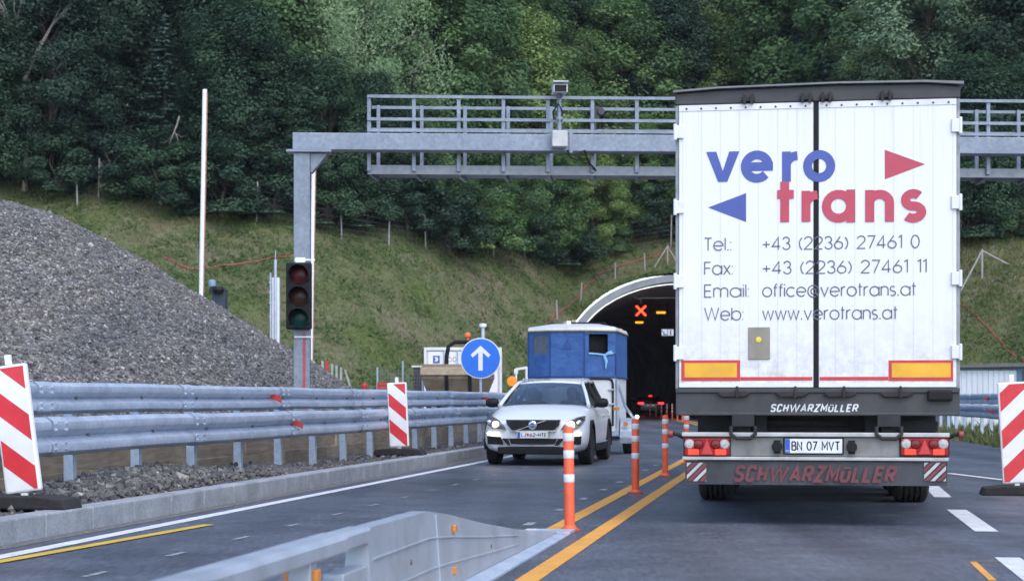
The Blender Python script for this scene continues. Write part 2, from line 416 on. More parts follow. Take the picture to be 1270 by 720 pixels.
XX, YY = np.meshgrid(gx, gy); ZZ = hz(XX, YY)
nx, ny = len(gx), len(gy)
idx = np.arange(nx*ny).reshape(ny, nx)
fc = np.stack([idx[:-1, :-1], idx[:-1, 1:], idx[1:, 1:], idx[1:, :-1]], -1).reshape(-1, 4)
cxm = (XX[:-1, :-1]+XX[1:, 1:]).ravel()/2; cym = (YY[:-1, :-1]+YY[1:, 1:]).ravel()/2
fc = fc[~((np.abs(cxm-PX) < EA-.04) & (cym > PY+.28) & (cym < PY+.32))]          # open mouth of the tunnel
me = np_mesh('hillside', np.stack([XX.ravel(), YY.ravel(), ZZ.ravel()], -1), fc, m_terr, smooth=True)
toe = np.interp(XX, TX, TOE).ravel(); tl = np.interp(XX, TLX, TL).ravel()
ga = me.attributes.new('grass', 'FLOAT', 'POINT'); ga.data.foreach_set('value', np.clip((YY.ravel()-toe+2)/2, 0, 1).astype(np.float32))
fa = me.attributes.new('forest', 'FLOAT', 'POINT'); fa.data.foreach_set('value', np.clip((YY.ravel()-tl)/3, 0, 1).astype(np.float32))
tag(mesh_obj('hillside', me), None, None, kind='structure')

def strip(name, u0, u1, v0, v1, z, material, step=1.0, kind='structure', zf=None):
    n = max(1, int((v1-v0)/step)); b = MB()
    for i in range(n):
        va, vb = v0+(v1-v0)*i/n, v0+(v1-v0)*(i+1)/n
        ua0, ub0 = (u0(va), u0(vb)) if callable(u0) else (u0, u0)
        ua1, ub1 = (u1(va), u1(vb)) if callable(u1) else (u1, u1)
        b.add([P(ua0, va, z), P(ua1, va, z), P(ub1, vb, z), P(ub0, vb, z)], [(0, 1, 2, 3)])
    return b.build(name, material, kind=kind)
strip('road', -6.2, 4.9, -60, 210, 0.0, m_asphalt, 2)
# right-hand lay-by widening near the camera
strip('road_widening', 4.9, lambda v: 4.9+np.interp(v, [-60, 20, 34, 46], [7, 7, 3, .3]), -60, 46, 0.0, m_asphalt, 2)

# painted markings
def marking(name, parts, material):
    b = MB()
    for (u0, v0, u1, v1, w, k) in parts:
        n = max(1, int((v1-v0)/1.5))
        for i in range(n):
            ta, tb = i/n, (i+1)/n
            ua, ub = u0+(u1-u0)*ta, u0+(u1-u0)*tb; va, vb = v0+(v1-v0)*ta, v0+(v1-v0)*tb
            b.add([P(ua-w/2, va, k), P(ua+w/2, va, k), P(ub+w/2, vb, k), P(ub-w/2, vb, k)], [(0, 1, 2, 3)])
    return b.build(name, material, kind='structure')
marking('white_edge_line', [(-5.75, -20, -5.75, 88, .15, .004)], m_white_paint)
marking('yellow_line', [(-5.78, 8.5, -5.33, 15.6, .12, .008)], m_yellow_paint)
marking('orange_lane_lines', [(-1.70, -20, -1.70, 140, .15, .004), (-2.14, 14.6, -2.14, 140, .15, .004)], m_orange_paint)
marking('white_dashes', [(1.5, 9.4, 1.5, 13.3, .18, .004), (1.62, 15.9, 1.63, 19.0, .2, .004), (1.68, 21.4, 1.75, 24.6, .2, .004), (1.76, 27.5, 1.8, 30.5, .2, .004)] +
        [(1.8, 36+6*i, 1.8, 39+6*i, .15, .004) for i in range(10)], m_white_paint)
marking('white_taper_line', [(4.9, 18.6, 2.3, 28.4, .14, .004)], m_white_paint)
marking('orange_remnant', [(1.22, 11.6, 1.22, 12.9, .05, .004), (1.22, 12.95, 1.42, 13.0, .08, .004)], m_orange_paint)
marking('faded_studs', [(-4.57, 10.9+1.55*i, -4.56, 11.25+1.55*i, .05, .004) for i in range(14)], m_worn_paint)
marking('faded_dashes', [(-2.45, 16+2.1*i, -2.45, 16.4+2.1*i, .09, .004) for i in range(9)], m_worn_paint)
marking('white_remnant', [(-2.33, 13.8, -2.3, 15.6, .16, .004)], m_white_paint)

# kerb with real joints, gravel shoulder, bank behind
b = MB(); v = -6.0
while v < 60:
    w0 = P(-6.2, v); ang = head(v)
    rot = Matrix.Rotation(ang, 3, 'Z')
    b.obox(P(-6.31, v+.495, .085), (.22, .984, .23), rot); v += 1.0
b.build('kerb', m_conc, bevel=.018, kind='structure')
strip('gutter', -6.195, -6.02, -20, 60, .003, mat('gutter grit', (.12, .118, .115), .95, var=.5, scale=20, lin_=True), 2)
# shoulder: gravel surface, displaced
def patch(name, u0, u1, v0, v1, du, dv, zf, material, tint=False):
    us = np.arange(u0, u1+1e-6, du); vsn = np.arange(v0, v1+1e-6, dv)
    V = np.array([P(u, v, zf(u, v)) for v in vsn for u in us]); n = len(us)
    i = np.arange(len(V)).reshape(len(vsn), n)
    f = np.stack([i[:-1, :-1], i[:-1, 1:], i[1:, 1:], i[1:, :-1]], -1).reshape(-1, 4)
    return np_mesh(name, V, f, material, smooth=True)
def sh(u, v):
    mound = .20*math.exp(-((v-18.4)/2.6)**2)*max(0, 1-abs(u+7.05)/.75) + .12*math.exp(-((v-23)/1.5)**2)*max(0, 1-abs(u+7.2)/.5)
    return .155 + mound + .015*random.random() + (0.03 if u < -7.3 else 0)
o = mesh_obj('gravel_shoulder', patch('gravel_shoulder', -7.58, -6.40, 6, 60, .06, .08, sh, m_gravel_f)); o['kind'] = 'structure'
strip('bank_ground', -40, -7.70, -10, 62, .30, mat('bank dirt', (.15, .14, .13), .95, var=.4, scale=3, lin_=True), 3)

# ------------------------------------------------------------------ stones
def stone_cloud(name, centers, sizes, tints, material=None):
    """many small irregular stones as one mesh"""
    base = np.array([(1, 0, 0), (-1, 0, 0), (0, 1, 0), (0, -1, 0), (0, 0, 1), (0, 0, -1)], float)
    tri = np.array([(0, 2, 4), (2, 1, 4), (1, 3, 4), (3, 0, 4), (2, 0, 5), (1, 2, 5), (3, 1, 5), (0, 3, 5)])
    n = len(centers)
    q = rng.normal(size=(n, 3, 3)); q, _ = np.linalg.qr(q)
    s = (sizes[:, None]*rng.uniform(.55, 1.1, (n, 6)))[:, :, None]
    V = np.einsum('ij,njk->nik', base, q)*s + centers[:, None, :]
    Fc = (tri[None] + (np.arange(n)*6)[:, None, None]).reshape(-1, 3)
    return np_mesh(name, V.reshape(-1, 3), Fc, material or m_stone, np.repeat(tints, 6))

# gravel heap: cone with a shoulder, at its angle of repose
HC = (-14.3, 41.0)
def heap(x, y):
    x = np.asarray(x, float); y = np.asarray(y, float)
    th = np.arctan2(y-HC[1], x-HC[0])
    r = np.hypot(x-HC[0], (y-HC[1])*.97)
    w = 1 + .012*np.sin(th*3+1) + .012*np.sin(th*7+2.2) + .006*np.sin(th*17)
    top = 7.85 - .605*r*w
    cap = 5.72 - .03*np.clip(r, 0, None) + .06*np.sin(x*1.7) + .16*np.exp(-((x+13)/1.6)**2)
    k = .35; top = -k*np.logaddexp(-top/k, -cap/k)
    r2 = np.hypot(x+9.6, (y-31.5)*.9); t2 = 2.1 - .6*r2                         # later tipped load at the front
    z = np.maximum(top, t2)
    tongue = .16*np.exp(-((th+1.05)/.10)**2)*np.clip(1-np.abs(r-5)/4, 0, 1) + .12*np.exp(-((th+.75)/.08)**2)*np.clip(1-np.abs(r-7)/4, 0, 1)
    return z + tongue + .05*np.sin(x*2.3+y*1.1)*np.sin(y*1.9-x)
hx = np.arange(-28, -.8, .085); hy = np.arange(26, 56, .11)
HX, HYY = np.meshgrid(hx, hy); HZ = heap(HX, HYY) + rng.uniform(-.035, .035, HX.shape)
keepu = HX*CA - HYY*SA < -7.75
i = np.arange(HX.size).reshape(HX.shape)
f = np.stack([i[:-1, :-1], i[:-1, 1:], i[1:, 1:], i[1:, :-1]], -1).reshape(-1, 4)
ok = ((HZ > .2) & keepu).ravel(); f = f[ok[f].all(1)]
V = np.stack([HX.ravel(), HYY.ravel(), HZ.ravel()], -1)
used = np.unique(f); rm = np.zeros(len(V), int); rm[used] = np.arange(len(used))
hm = np_mesh('gravel_heap', V[used], rm[f], m_gravel, smooth=True)
ho = mesh_obj('gravel_heap', hm); tag(ho, 'large heap of grey crushed stone behind the left guardrail', 'gravel', kind='stuff')
n = 110000
sx = rng.uniform(-16, -.9, n); sy = rng.uniform(26, 47, n); sz = heap(sx, sy); k = (sz > .25) & (sx*CA - sy*SA < -7.8)
sx, sy, sz = sx[k], sy[k], sz[k]
sm = stone_cloud('heap_stones', np.stack([sx, sy, sz+.01], -1), rng.gamma(2.2, .009, len(sx))+.010, np.clip(rng.normal(.5, .22, len(sx)), 0, 1))
tag(mesh_obj('loose_stones', sm), 'loose crushed stones lying over the surface of the big grey heap', 'stones', kind='stuff')
# rubble by the posts
n = 7000; cs = []
for _ in range(n):
    u, v = random.gauss(-7.0, .25), random.gauss(18.0, 1.5)
    if -7.5 < u < -6.45: cs.append(P(u, v, sh(u, v)+random.uniform(0, .05)))
cs = np.array(cs)
tag(mesh_obj('rubble', stone_cloud('rubble', cs, rng.gamma(2.5, .009, len(cs))+.012, np.clip(rng.normal(.35, .25, len(cs)), 0, .95))), 'dark broken stones piled below the left guardrail', 'rubble', kind='stuff')
n = 5000; cs = np.array([P(random.uniform(-7.5, -6.42), random.uniform(9, 46), .17) for _ in range(n)])
tag(mesh_obj('shoulder_stones', stone_cloud('shoulder_stones', cs, rng.gamma(2, .008, n)+.008, np.clip(rng.normal(.3, .2, n), 0, 1))), 'small stones scattered on the strip behind the kerb', 'stones', kind='stuff')

# boards holding the bank behind the posts
t = thing('board_wall', 'low weathered timber board wall behind the left guardrail posts', 'board wall', P(-7.62, 8), 0)
v = 6.0
while v < 50:
    for row in range(2):
        bb = MB(); ln = 2.45
        bb.obox(P(-7.64-.01*row+random.uniform(-.01, .01), v+ln/2+row*.6, .27+row*.229) - t.location, (.04, ln, .226), Matrix.Rotation(head(v)+random.uniform(-.006, .006), 3, 'Z'))
        bb.build('board', m_wood, t, bevel=.004)
    v += 2.47

# ------------------------------------------------------------------ guardrails
WP = [(0.0, -.155), (.03, -.153), (.075, -.118), (.083, -.085), (.075, -.055), (.03, -.022), (.0, 0), (.03, .022), (.075, .055), (.083, .085), (.075, .118), (.03, .153), (.0, .155)]
def wbeam(u, z, v0, v1, side=1, step=1.0, scale=1.0):
    b = MB(); n = int((v1-v0)/step)
    th = .006
    prof = [(o*side*scale, h*scale) for o, h in WP] + [((o-th)*side*scale, h*scale) for o, h in WP[::-1]]
    m_ = len(prof); vs_ = []
    for i in range(n+1):
        v = v0+(v1-v0)*i/n
        jz = .004*math.sin(v*1.1)+.002*math.sin(v*4.1)
        for o, h in prof: vs_.append(P(u+o, v, z+h+jz))
    fs = [(i*m_+k, i*m_+(k+1) % m_, (i+1)*m_+(k+1) % m_, (i+1)*m_+k) for i in range(n) for k in range(m_)]
    b.add(vs_, fs); return b
def shift(b, o):
    b.v = [(x-o.x, y-o.y, z-o.z) for x, y, z in b.v]; return b
def guardrail(label, u, v0, v1, pv, side, base, refl):
    t = thing('guardrail', label, 'guardrail', P(u, v0), 0)
    o = t.location
    shift(wbeam(u-.06*side, 1.165, v0, v1, side), o).build('upper_rail', m_galv, t, smooth=True)
    shift(wbeam(u+.07*side, .80, v0, v1, side, scale=1.2), o).build('lower_rail', m_galv, t, smooth=True)
    v = v0+1.3
    while v < v1-1:
        for (uu, zz, k_) in ((u-.06*side, 1.165, 1.035), (u+.07*side, .80, 1.235)):
            sb = shift(wbeam(uu+.006*side, zz, v, v+.36, side, .12, k_), o)
            for kk in (.06, .30):
                for hh in (-.1, -.05, .05, .1):
                    q = P(uu+.075*side*k_ if abs(hh) > .04 else uu, v+kk, zz+hh*k_)-o; d = q+(P(uu+side*.03, v)-P(uu, v)); sb.cyl(q, d, .014, 6)
            sb.build('splice_joint', m_galv, t, smooth=True)
        v += 4.0
    v = v0+pv
    while v < v1:
        b = MB(); rot = Matrix.Rotation(head(v), 3, 'Z')
        c = P(u-.10*side, v)
        b.obox(c+Vector((0, 0, (base+1.28)/2))-o, (.10, .10, 1.28-base), rot)
        pass
        b.obox(P(u-.02*side, v, .79)-o, (.12, .09, .2), rot)
        b.build('post', m_galv, t, bevel=.006)
        for (zz, uu) in ((1.165, u-.06*side+.012*side), (.80, u+.07*side+.012*side)):
            q = P(uu, v, zz)-o; d = (P(uu+.02*side, v, zz)-o)
            bo = MB(); bo.cyl(q, d, .018, 8)
            bo.build('bolt', mat('dull bolts', (.2, .21, .22), .5, .7, lin_=True), t)
        v += 1.8
    for i, (zz, vv) in enumerate(refl):
        b = MB(); q = P(u+(.05 if zz > 1 else .20)*side, vv, zz)-o; rr = Matrix.Rotation(head(vv), 3, 'Z')
        loc = [(-.075, 0, .065), (.065, 0, .03), (.065, 0, -.06), (-.075, 0, -.005)]
        vs_ = [q+rr @ Vector(c) for c in loc] + [q+rr @ (Vector(c)+Vector((0, .02, 0))) for c in loc]
        b.add(vs_, [(0, 1, 2, 3), (7, 6, 5, 4), (0, 4, 5, 1), (1, 5, 6, 2), (2, 6, 7, 3), (3, 7, 4, 0)])
        b.build('reflector', mat('red reflector', (.38, .035, .035), .4, lin_=True), t)
    return t
def v_of(px, u):  # v where rail at lateral u crosses photo column px (straight part)
    Y = (u/CA*F)/(px-990); return Y/CA + u*SA/CA*0
guardrail('double galvanised steel guardrail along the left kerb, before the gravel heap', -7.1, 6.5, 48, v_of(130, -7.1)-6.5-1.8*6, 1, .15, [(1.165, 23.45), (.80, 24.0), (1.165, 40.2)])
guardrail('double steel guardrail on the right between the truck and the red-and-white board', 5.7, 30, 92, .6, -1, .0, [(1.165, 52), (.80, 50)])

# ------------------------------------------------------------------ gantry over the road
def gantry():
    Y0 = 33.0; slope = .045
    bx = at(375, 495, Y0).x
    t = thing('sign_gantry', 'galvanised overhead gantry with railed walkway spanning the road', 'gantry', (bx, Y0, 0), math.atan(slope))
    zb0 = ZC+(495-187)/F*Y0; zb1 = ZC+(495-166)/F*Y0
    b = MB(); b.box(-.15, .15, -.15, .15, .0, zb0-.05); b.box(-.3, .3, -.3, .3, .25, .3)
    for s in (-1, 1): b.prism([(.15, zb0-.05), (.15, zb0-.42), (.19, zb0-.42), (.45, zb0-.10), (.45, zb0-.05)], s*.09-.012, s*.09+.012)
    b.build('column', m_gantry, t, bevel=.01)
    b = MB(); b.box(-.28, .55, -.24, .24, zb0-.047, zb0-.003); b.build('flange_plate', m_gantry, t)
    b = MB(); b.box(-.17, 20, -.17, .17, zb0, zb1); b.build('main_beam', m_gantry, t, bevel=.012)
    b = MB(); b.box(19.6, 19.9, -.15, .15, 0, zb0-.003); b.build('column', m_gantry, t, bevel=.01)
    ztop = ZC+(495-115)/F*Y0; zw = ZC+(495-206)/F*Y0
    x0 = (457-375)/F*Y0; sp = (569-457)/2/F*Y0
    k = 0; x = x0
    while x < 19.4:
        b = MB()
        b.box(x-.035, x+.035, .175, .235, zw-.06, ztop)                         # front post
        b.add([(x-.03, .237, zw-.115), (x+.03, .237, zw-.115), (x+.17, 1.35, zw-.115), (x+.11, 1.35, zw-.115), (x-.03, .237, zw-.045), (x+.03, .237, zw-.045), (x+.17, 1.35, zw-.045), (x+.11, 1.35, zw-.045)], [(0, 1, 2, 3), (7, 6, 5, 4), (0, 1, 5, 4), (2, 3, 7, 6), (0, 3, 7, 4), (1, 2, 6, 5)])                       # floor bracket
        b.box(x+.105, x+.175, 1.352, 1.412, zw-.06, ztop)                       # rear post
        b.build('railing_post', m_gantry, t, bevel=.004); x += sp
    for y, nm in ((.14, 'front_rail'), (1.415, 'rear_rail')):
        for zz in (ztop-.03, ztop-.35*1.3, zb1+.10) if y < 1 else (ztop-.03, ztop-.35*1.3, zb1+.10, zb0-.12):
            b = MB(); b.box(x0-.035, 19.5, y, y+.034, zz-.028, zz+.028); b.build(nm, m_gantry, t)
    for zz in (ztop-.03, ztop-.35*1.3):
        b = MB(); b.box(x0-.034, x0+.02, .24, 1.35, zz-.025, zz+.025); b.build('end_rail', m_gantry, t)
    b = MB(); b.box(x0, 19.5, .24, 1.35, zw-.042, zw-.002)
    b.box(x0, 19.5, .236, .262, zw-.11, zw+.06)
    b.build('walkway_floor', mat('walkway grating', (.20, .215, .24), .5, .5, lin_=True), t)
    # equipment on the beam
    fr = Frame(bx, Y0, math.atan(slope)*-1)
    cx = (693-375)/F*Y0
    z = lambda py: ZC+(495-py)/F*(Y0)
    b = MB(); b.box(cx-.145, cx+.145, -.45, -.175, z(184), z(164)); b.build('control_box', mat('light grey box', (.42, .42, .43), .5, lin_=True), t, bevel=.02)
    b = MB(); b.cyl((cx, -.3, z(164)), (cx, -.3, z(121)), .045, 12); b.cyl((cx, -.3, z(150)), (cx, -.3, z(146)), .075, 12)
    b.cyl((cx-.03, -.3, z(122)), (cx+.02, -.35, z(118)), .06, 10); b.build('camera_mast', m_gantry, t, smooth=True)
    b = MB(); b.prismx([(-.62, z(119)), (-.62, z(109)), (-.12, z(107)), (-.12, z(117))], cx-.13, cx+.13)
    b.box(cx-.145, cx+.145, -.68, -.10, z(107.2), z(105.6)); cb = b.build('camera_housing', mat('pale camera shell', (.55, .57, .6), .4, lin_=True), t, bevel=.012)
    b = MB(); b.box(cx-.11, cx+.11, -.626, -.621, z(118.3), z(110)); b.build('camera_glass', m_black, cb)
    b = MB()
    b.tube([(cx-.1, -.32, z(150)), (cx-.12, -.33, z(140)), (cx-.02, -.34, z(130)), (cx+.06, -.33, z(140)), (cx+.03, -.32, z(152))],   .018, 6); b.build('cable', m_black, t, smooth=True); b = MB()
    b.tube([(cx+.16, -.2, z(186)), (cx+.22, -.22, z(195)), (cx+.35, -.22, z(198)), (cx+.42, -.2, z(188)), (cx+.48, -.2, z(186)), (cx+.56, -.1, z(200)), (cx+.72, .2, z(207))], .018, 6)
    b.build('cable', m_black, t, smooth=True)
    c2 = (740-375)/F*Y0
    b = MB(); b.box(c2-.06, c2+.10, .25, .4, z(144), z(126)); b.cyl((c2, .32, z(165)), (c2, .32, z(140)), .03, 8)
    b.cyl((c2+.12, .2, z(133)), (c2+.12, .42, z(133)), .07, 12); b.build('sensor', m_dkgrey, t, bevel=.01)
    b = MB(); b.box((708-375)/F*Y0-.03, (708-375)/F*Y0+.03, -.2, -.172, z(189), z(160)); b.build('mounting_strap', m_gantry, t)
    b = MB(); b.box(.02, .07, -.162, -.153, .6, z(414)); b.build('red_conduit', mat('red conduit', (.38, .05, .05), .5, lin_=True), t)
    return t, bx, Y0
gan, gbx, gY = gantry()

# traffic light on the gantry column
tl_ = thing('traffic_light', 'unlit three-lamp black traffic light strapped to the gantry column', 'traffic light', (at(370, 0, gY-.4).x, gY-.32, 0), 0)
zz = lambda py: ZC+(495-py)/F*(gY-.4)
hw = (386-355)/2/F*gY
b = MB(); b.box(-hw, hw, -.06, .12, zz(408), zz(325)); b.build('housing', m_black, tl_, bevel=.03)
b = MB(); b.box(-.08, .1, .12, .18, zz(318), zz(330)); b.box(-.1, .28, .13, .16, zz(322), zz(320)); b.build('bracket', m_white, tl_); b = MB(); b.box(-.1, .25, .13, .16, zz(418), zz(416)); b.build('bracket', m_white, tl_)
for py, c, nm in ((341, (.09, .012, .016), 'red_lens'), (368, (.055, .025, .016), 'amber_lens'), (395, (.006, .05, .042), 'green_lens')):
    cz = zz(py); r = .165
    b = MB(); b.lathe([(0, -.035), (r*.6, -.028), (r, 0.0), (r*1.02, .02)], 24, (.02, -.075, cz), 'Y'); b.build(nm, mat(nm.replace('_', ' ')+' glass', tuple(.7*q for q in c), .3, var=.1, lin_=True, spec=.25), tl_, smooth=True)
    b = MB(); n = 24; ring = []
    for k in range(n+1):
        t_ = PI*(-.18) + PI*1.36*k/n
        ring.append((math.cos(t_), math.sin(t_)))
    for k in range(n):
        (a0, s0), (a1, s1) = ring[k], ring[k+1]
        R0, R1 = r*1.1, r*1.16
        d0, d1 = .22+.06*max(0, s0), .22+.06*max(0, s1)
        pts = []
        for (aa, ss, dd) in ((a0, s0, d0), (a1, s1, d1)):
            pts += [(.02+R0*aa, -.062, cz+R0*ss), (.02+R1*aa, -.062, cz+R1*ss), (.02+R1*aa, -.062-dd, cz+R1*ss), (.02+R0*aa, -.062-dd, cz+R0*ss)]
        b.add(pts, [(0, 1, 5, 4), (1, 2, 6, 5), (2, 3, 7, 6), (3, 0, 4, 7)])
    b.build('visor', m_black, tl_, smooth=True)

# ------------------------------------------------------------------ tunnel
def tunnel():
    t = thing('tunnel_portal', 'arched concrete tunnel portal in the grass slope beside the truck', 'tunnel', (PX, PY, 0), 0)
    def prof(a, bb, c, n=72):
        pts = [(-a, -.2)] + [(-a*math.cos(PI*k/n), c+bb*math.sin(PI*k/n)) for k in range(n+1)] + [(a, -.2)]
        return pts
    po, pi = prof(EA, EB, EC), prof(EA-.42, EB-.36, EC)
    b = MB(); n = len(po)
    vs_ = [(x, -.35, z) for x, z in po]+[(x, -.35, z) for x, z in pi]+[(x, 1.4, z) for x, z in po]+[(x, 1.4, z) for x, z in pi]
    fs = []
    for i in range(n-1):
        fs += [(i, i+1, n+i+1, n+i), (i, 2*n+i, 2*n+i+1, i+1), (n+i, n+i+1, 3*n+i+1, 3*n+i)]
    b.add(vs_, fs); b.build('portal_ring', mat('pale concrete', (.21, .22, .235), .8, var=.25, scale=1.2, bump=.3, bscale=8, lin_=True, dirt=(90, 95, 90), grime=.6), t)
    # the lining follows the road's bend
    v_ = 35.0
    while P(-2, v_).y < PY: v_ += .1
    b = MB(); rings = []
    st = [v_+1.2+3*i for i in range(45)]
    for s in st:
        for x, z in prof(EA-.47, EB-.40, EC, 24): rings.append(P(-2.0+x, s, z)-Vector((PX, PY, 0)))
    m_ = 27
    off = P(-2, st[0])-Vector((PX, PY, 0)); dxx = -off.x
    rings = [r+Vector((dxx, 0, 0)) for r in rings]
    fs = [(i*m_+k, i*m_+k+1, (i+1)*m_+k+1, (i+1)*m_+k) for i in range(len(st)-1) for k in range(m_-1)]
    fs.append(tuple(range((len(st)-1)*m_, len(st)*m_)))
    b.add(rings, fs); b.build('tunnel_lining', m_lining, t, smooth=True)
    for s in (-1, 1):
        b = MB(); L_ = 11
        x = s*(EA+.01)
        b.prismx([(-L_, -.2), (-.36, -.2), (-.36, 5.3), (-3, 3.9), (-L_, .15)], min(x, x+s*.3), max(x, x+s*.3)); b.build('wing_wall', m_conc, t)
    return t, v_, dxx
tun, TV, TDX = tunnel()
# red cross lane signal hanging in the mouth
c = at(795, 385, 101); t = thing('lane_signal', 'glowing red cross lane signal hanging inside the tunnel mouth', 'lane signal', c)
b = MB(); b.box(-.38, .38, .04, .16, -.4, .4); b.build('signal_box', m_black, t)
b = MB()
for s in (-1, 1):
    for rr in (1, ):
        b.obox((0, .03 if s < 0 else .022, 0), (.78, .012, .09), Matrix.Rotation(s*PI/4, 3, 'Y'))
b.build('red_cross', mat('red cross leds', (.5, .02, .01), .5, lin_=True, emit=(255, 48, 22), estr=3.2), t)
b = MB(); b.cyl((0, .1, .4), (0, .1, .75), .03, 8); b.box(-.1, 6, .08, .12, .28+.42, .33+.42); b.box(-.7, -.1, .08, .12, .9, .95); b.beam((-.7, .1, .95), (0, .1, .6), .04, .04)
b.build('hanger', m_galv, t)
for i, (px, py, Y, lab) in enumerate(((820, 387, 109, 'nearest amber lamp strip under the tunnel ceiling, right of the red cross'), (793, 399.3, 123, 'amber lamp strip under the tunnel ceiling, just below the red cross'), (767, 408.3, 136, 'farthest amber lamp strip under the tunnel ceiling, left of the red cross'))):
    c = at(px, py, Y); t = thing('tunnel_lamp', lab, 'lamp', c, 0, 'amber lamps along the tunnel ceiling')
    b = MB(); b.box(-.32, .32, .0, .25, .05, .16); b.cyl((0, .12, .16), (0, .12, .5), .03, 6); b.build('lamp_body', m_dkgrey, t)
    b = MB(); b.box(-.27, .27, -.02, .22, -.07, .048); b.build('lamp_glow', mat('amber tunnel light', (.5, .2, .02), .5, lin_=True, emit=(255, 150, 30), estr=.9), t, bevel=.02)
c = at(828, 412, 112); t = thing('tunnel_sign', 'small white and blue pictogram sign hanging in the tunnel by the truck', 'sign', c)
b = MB(); b.box(-.40, .40, 0, .08, -.25, .25); b.cyl((0, .05, .25), (0, .05, 1.9), .03, 6); b.build('sign_box', m_dkgrey, t)
m_signw = mat('lit sign white', (.5, .52, .55), .5, lin_=True, emit=(200, 215, 240), estr=.35)
b = MB(); b.box(-.37, -.02, -.012, 0, -.2, .2); b.build('sign_panel', m_signw, t)
b = MB(); b.box(.02, .37, -.012, 0, -.2, .2); b.build('sign_panel', m_signw, t)
b = MB(); b.prism(clip([(-.34, .12), (-.2, .02), (-.22, -.1), (-.05, -.1), (-.05, -.17), (-.28, -.17), (-.26, 0), (-.34, .05)], -1, 1, -1, 1), -.018, -.0125); b.build('arrow_mark', mat('dark blue mark', (.02, .05, .2), .5, lin_=True), t)
b = MB(); b.box(.15, .23, -.018, -.0125, -.16, .16); b.build('red_mark', m_red, t)

# ------------------------------------------------------------------ stroke lettering
XH = .74; RR = .37
def arc(cx, cy, rx, ry, a0, a1, n=22): return [(cx+rx*math.cos(R(a0+(a1-a0)*i/n)), cy+ry*math.sin(R(a0+(a1-a0)*i/n))) for i in range(n+1)]
G = {
 'T': (.56, [[(0, 1), (.56, 1)], [(.28, 1), (.28, 0)]]), 'e': (.74, [[(.02, RR), (.735, RR)], arc(RR, RR, RR, RR, 0, 318)]),
 'l': (.0, [[(0, 0), (0, 1)]]), '.': (.10, [[(.05, -.02), (.05, .09)]]), ':': (.02, [[(0, 0), (0, .07)], [(0, .6), (0, .67)]]),
 '+': (.5, [[(0, .42), (.5, .42)], [(.25, .17), (.25, .67)]]), '4': (.56, [[(.42, 0), (.42, 1), (0, .26), (.56, .26)]]),
 '3': (.5, [arc(.24, .75, .22, .25, 165, -90), arc(.25, .26, .25, .26, 90, -165)]),
 '(': (.18, [arc(.5, .45, .5, .62, 130, 230)]), ')': (.18, [arc(-.32, .45, .5, .62, 50, -50)]),
 '2': (.54, [arc(.27, .73, .26, .27, 170, -40) + [(0, 0), (.54, 0)]]), '6': (.56, [arc(.28, .29, .28, .29, 150, 510), [(.06, .46), (.4, 1)]]),
 '7': (.5, [[(0, 1), (.5, 1), (.14, 0)]]), '1': (.2, [[(0, .86), (.2, 1), (.2, 0)]]), '0': (.54, [arc(.27, .5, .27, .5, 0, 360)]),
 'F': (.48, [[(0, 0), (0, 1), (.48, 1)], [(0, .52), (.44, .52)]]), 'a': (.74, [arc(RR, RR, RR, RR, 0, 360), [(.74, 0), (.74, XH)]]),
 'x': (.5, [[(0, 0), (.5, XH)], [(0, XH), (.5, 0)]]), 'E': (.46, [[(.46, 0), (0, 0), (0, 1), (.46, 1)], [(0, .52), (.43, .52)]]),
 'm': (.96, [[(0, 0), (0, XH)], arc(.24, .5, .24, .24, 180, 0)+[(.48, 0)], arc(.72, .5, .24, .24, 180, 0)+[(.96, 0)]]),
 'i': (0, [[(0, 0), (0, XH)], [(0, .9), (0, 1)]]), 'o': (.74, [arc(RR, RR, RR, RR, 0, 360)]),
 'f': (.28, [[(.1, 0), (.1, .8)] + arc(.28, .8, .18, .2, 180, 90)[1:], [(0, XH), (.28, XH)]]), 'c': (.66, [arc(RR, RR, RR, RR, 45, 315)]),
 '@': (.9, [arc(.45, .4, .45, .48, -50, 300), arc(.45, .4, .2, .22, 0, 360), [(.65, .62), (.65, .25)] + arc(.76, .3, .12, .13, 210, 380)[1:]]),
 'v': (.6, [[(0, XH), (.3, 0), (.6, XH)]]), 'r': (.3, [[(0, 0), (0, XH)], arc(.26, .44, .26, .3, 180, 80)]),
 't': (.3, [[(.12, 0), (.12, 1)], [(0, XH), (.3, XH)]]), 'n': (.56, [[(0, 0), (0, XH)], arc(.28, .46, .28, .28, 180, 0)+[(.56, 0)]]),
 's': (.42, [arc(.21, .55, .19, .19, 40, 270)[:-1]+arc(.21, .185, .21, .185, 90, -140)]), 'w': (.9, [[(0, XH), (.225, 0), (.45, XH), (.675, 0), (.9, XH)]]),
 'b': (.74, [[(0, 0), (0, 1)], arc(RR, RR, RR, RR, 0, 360)]), 'W': (1.16, [[(0, 1), (.29, 0), (.58, 1), (.87, 0), (1.16, 1)]]),
}
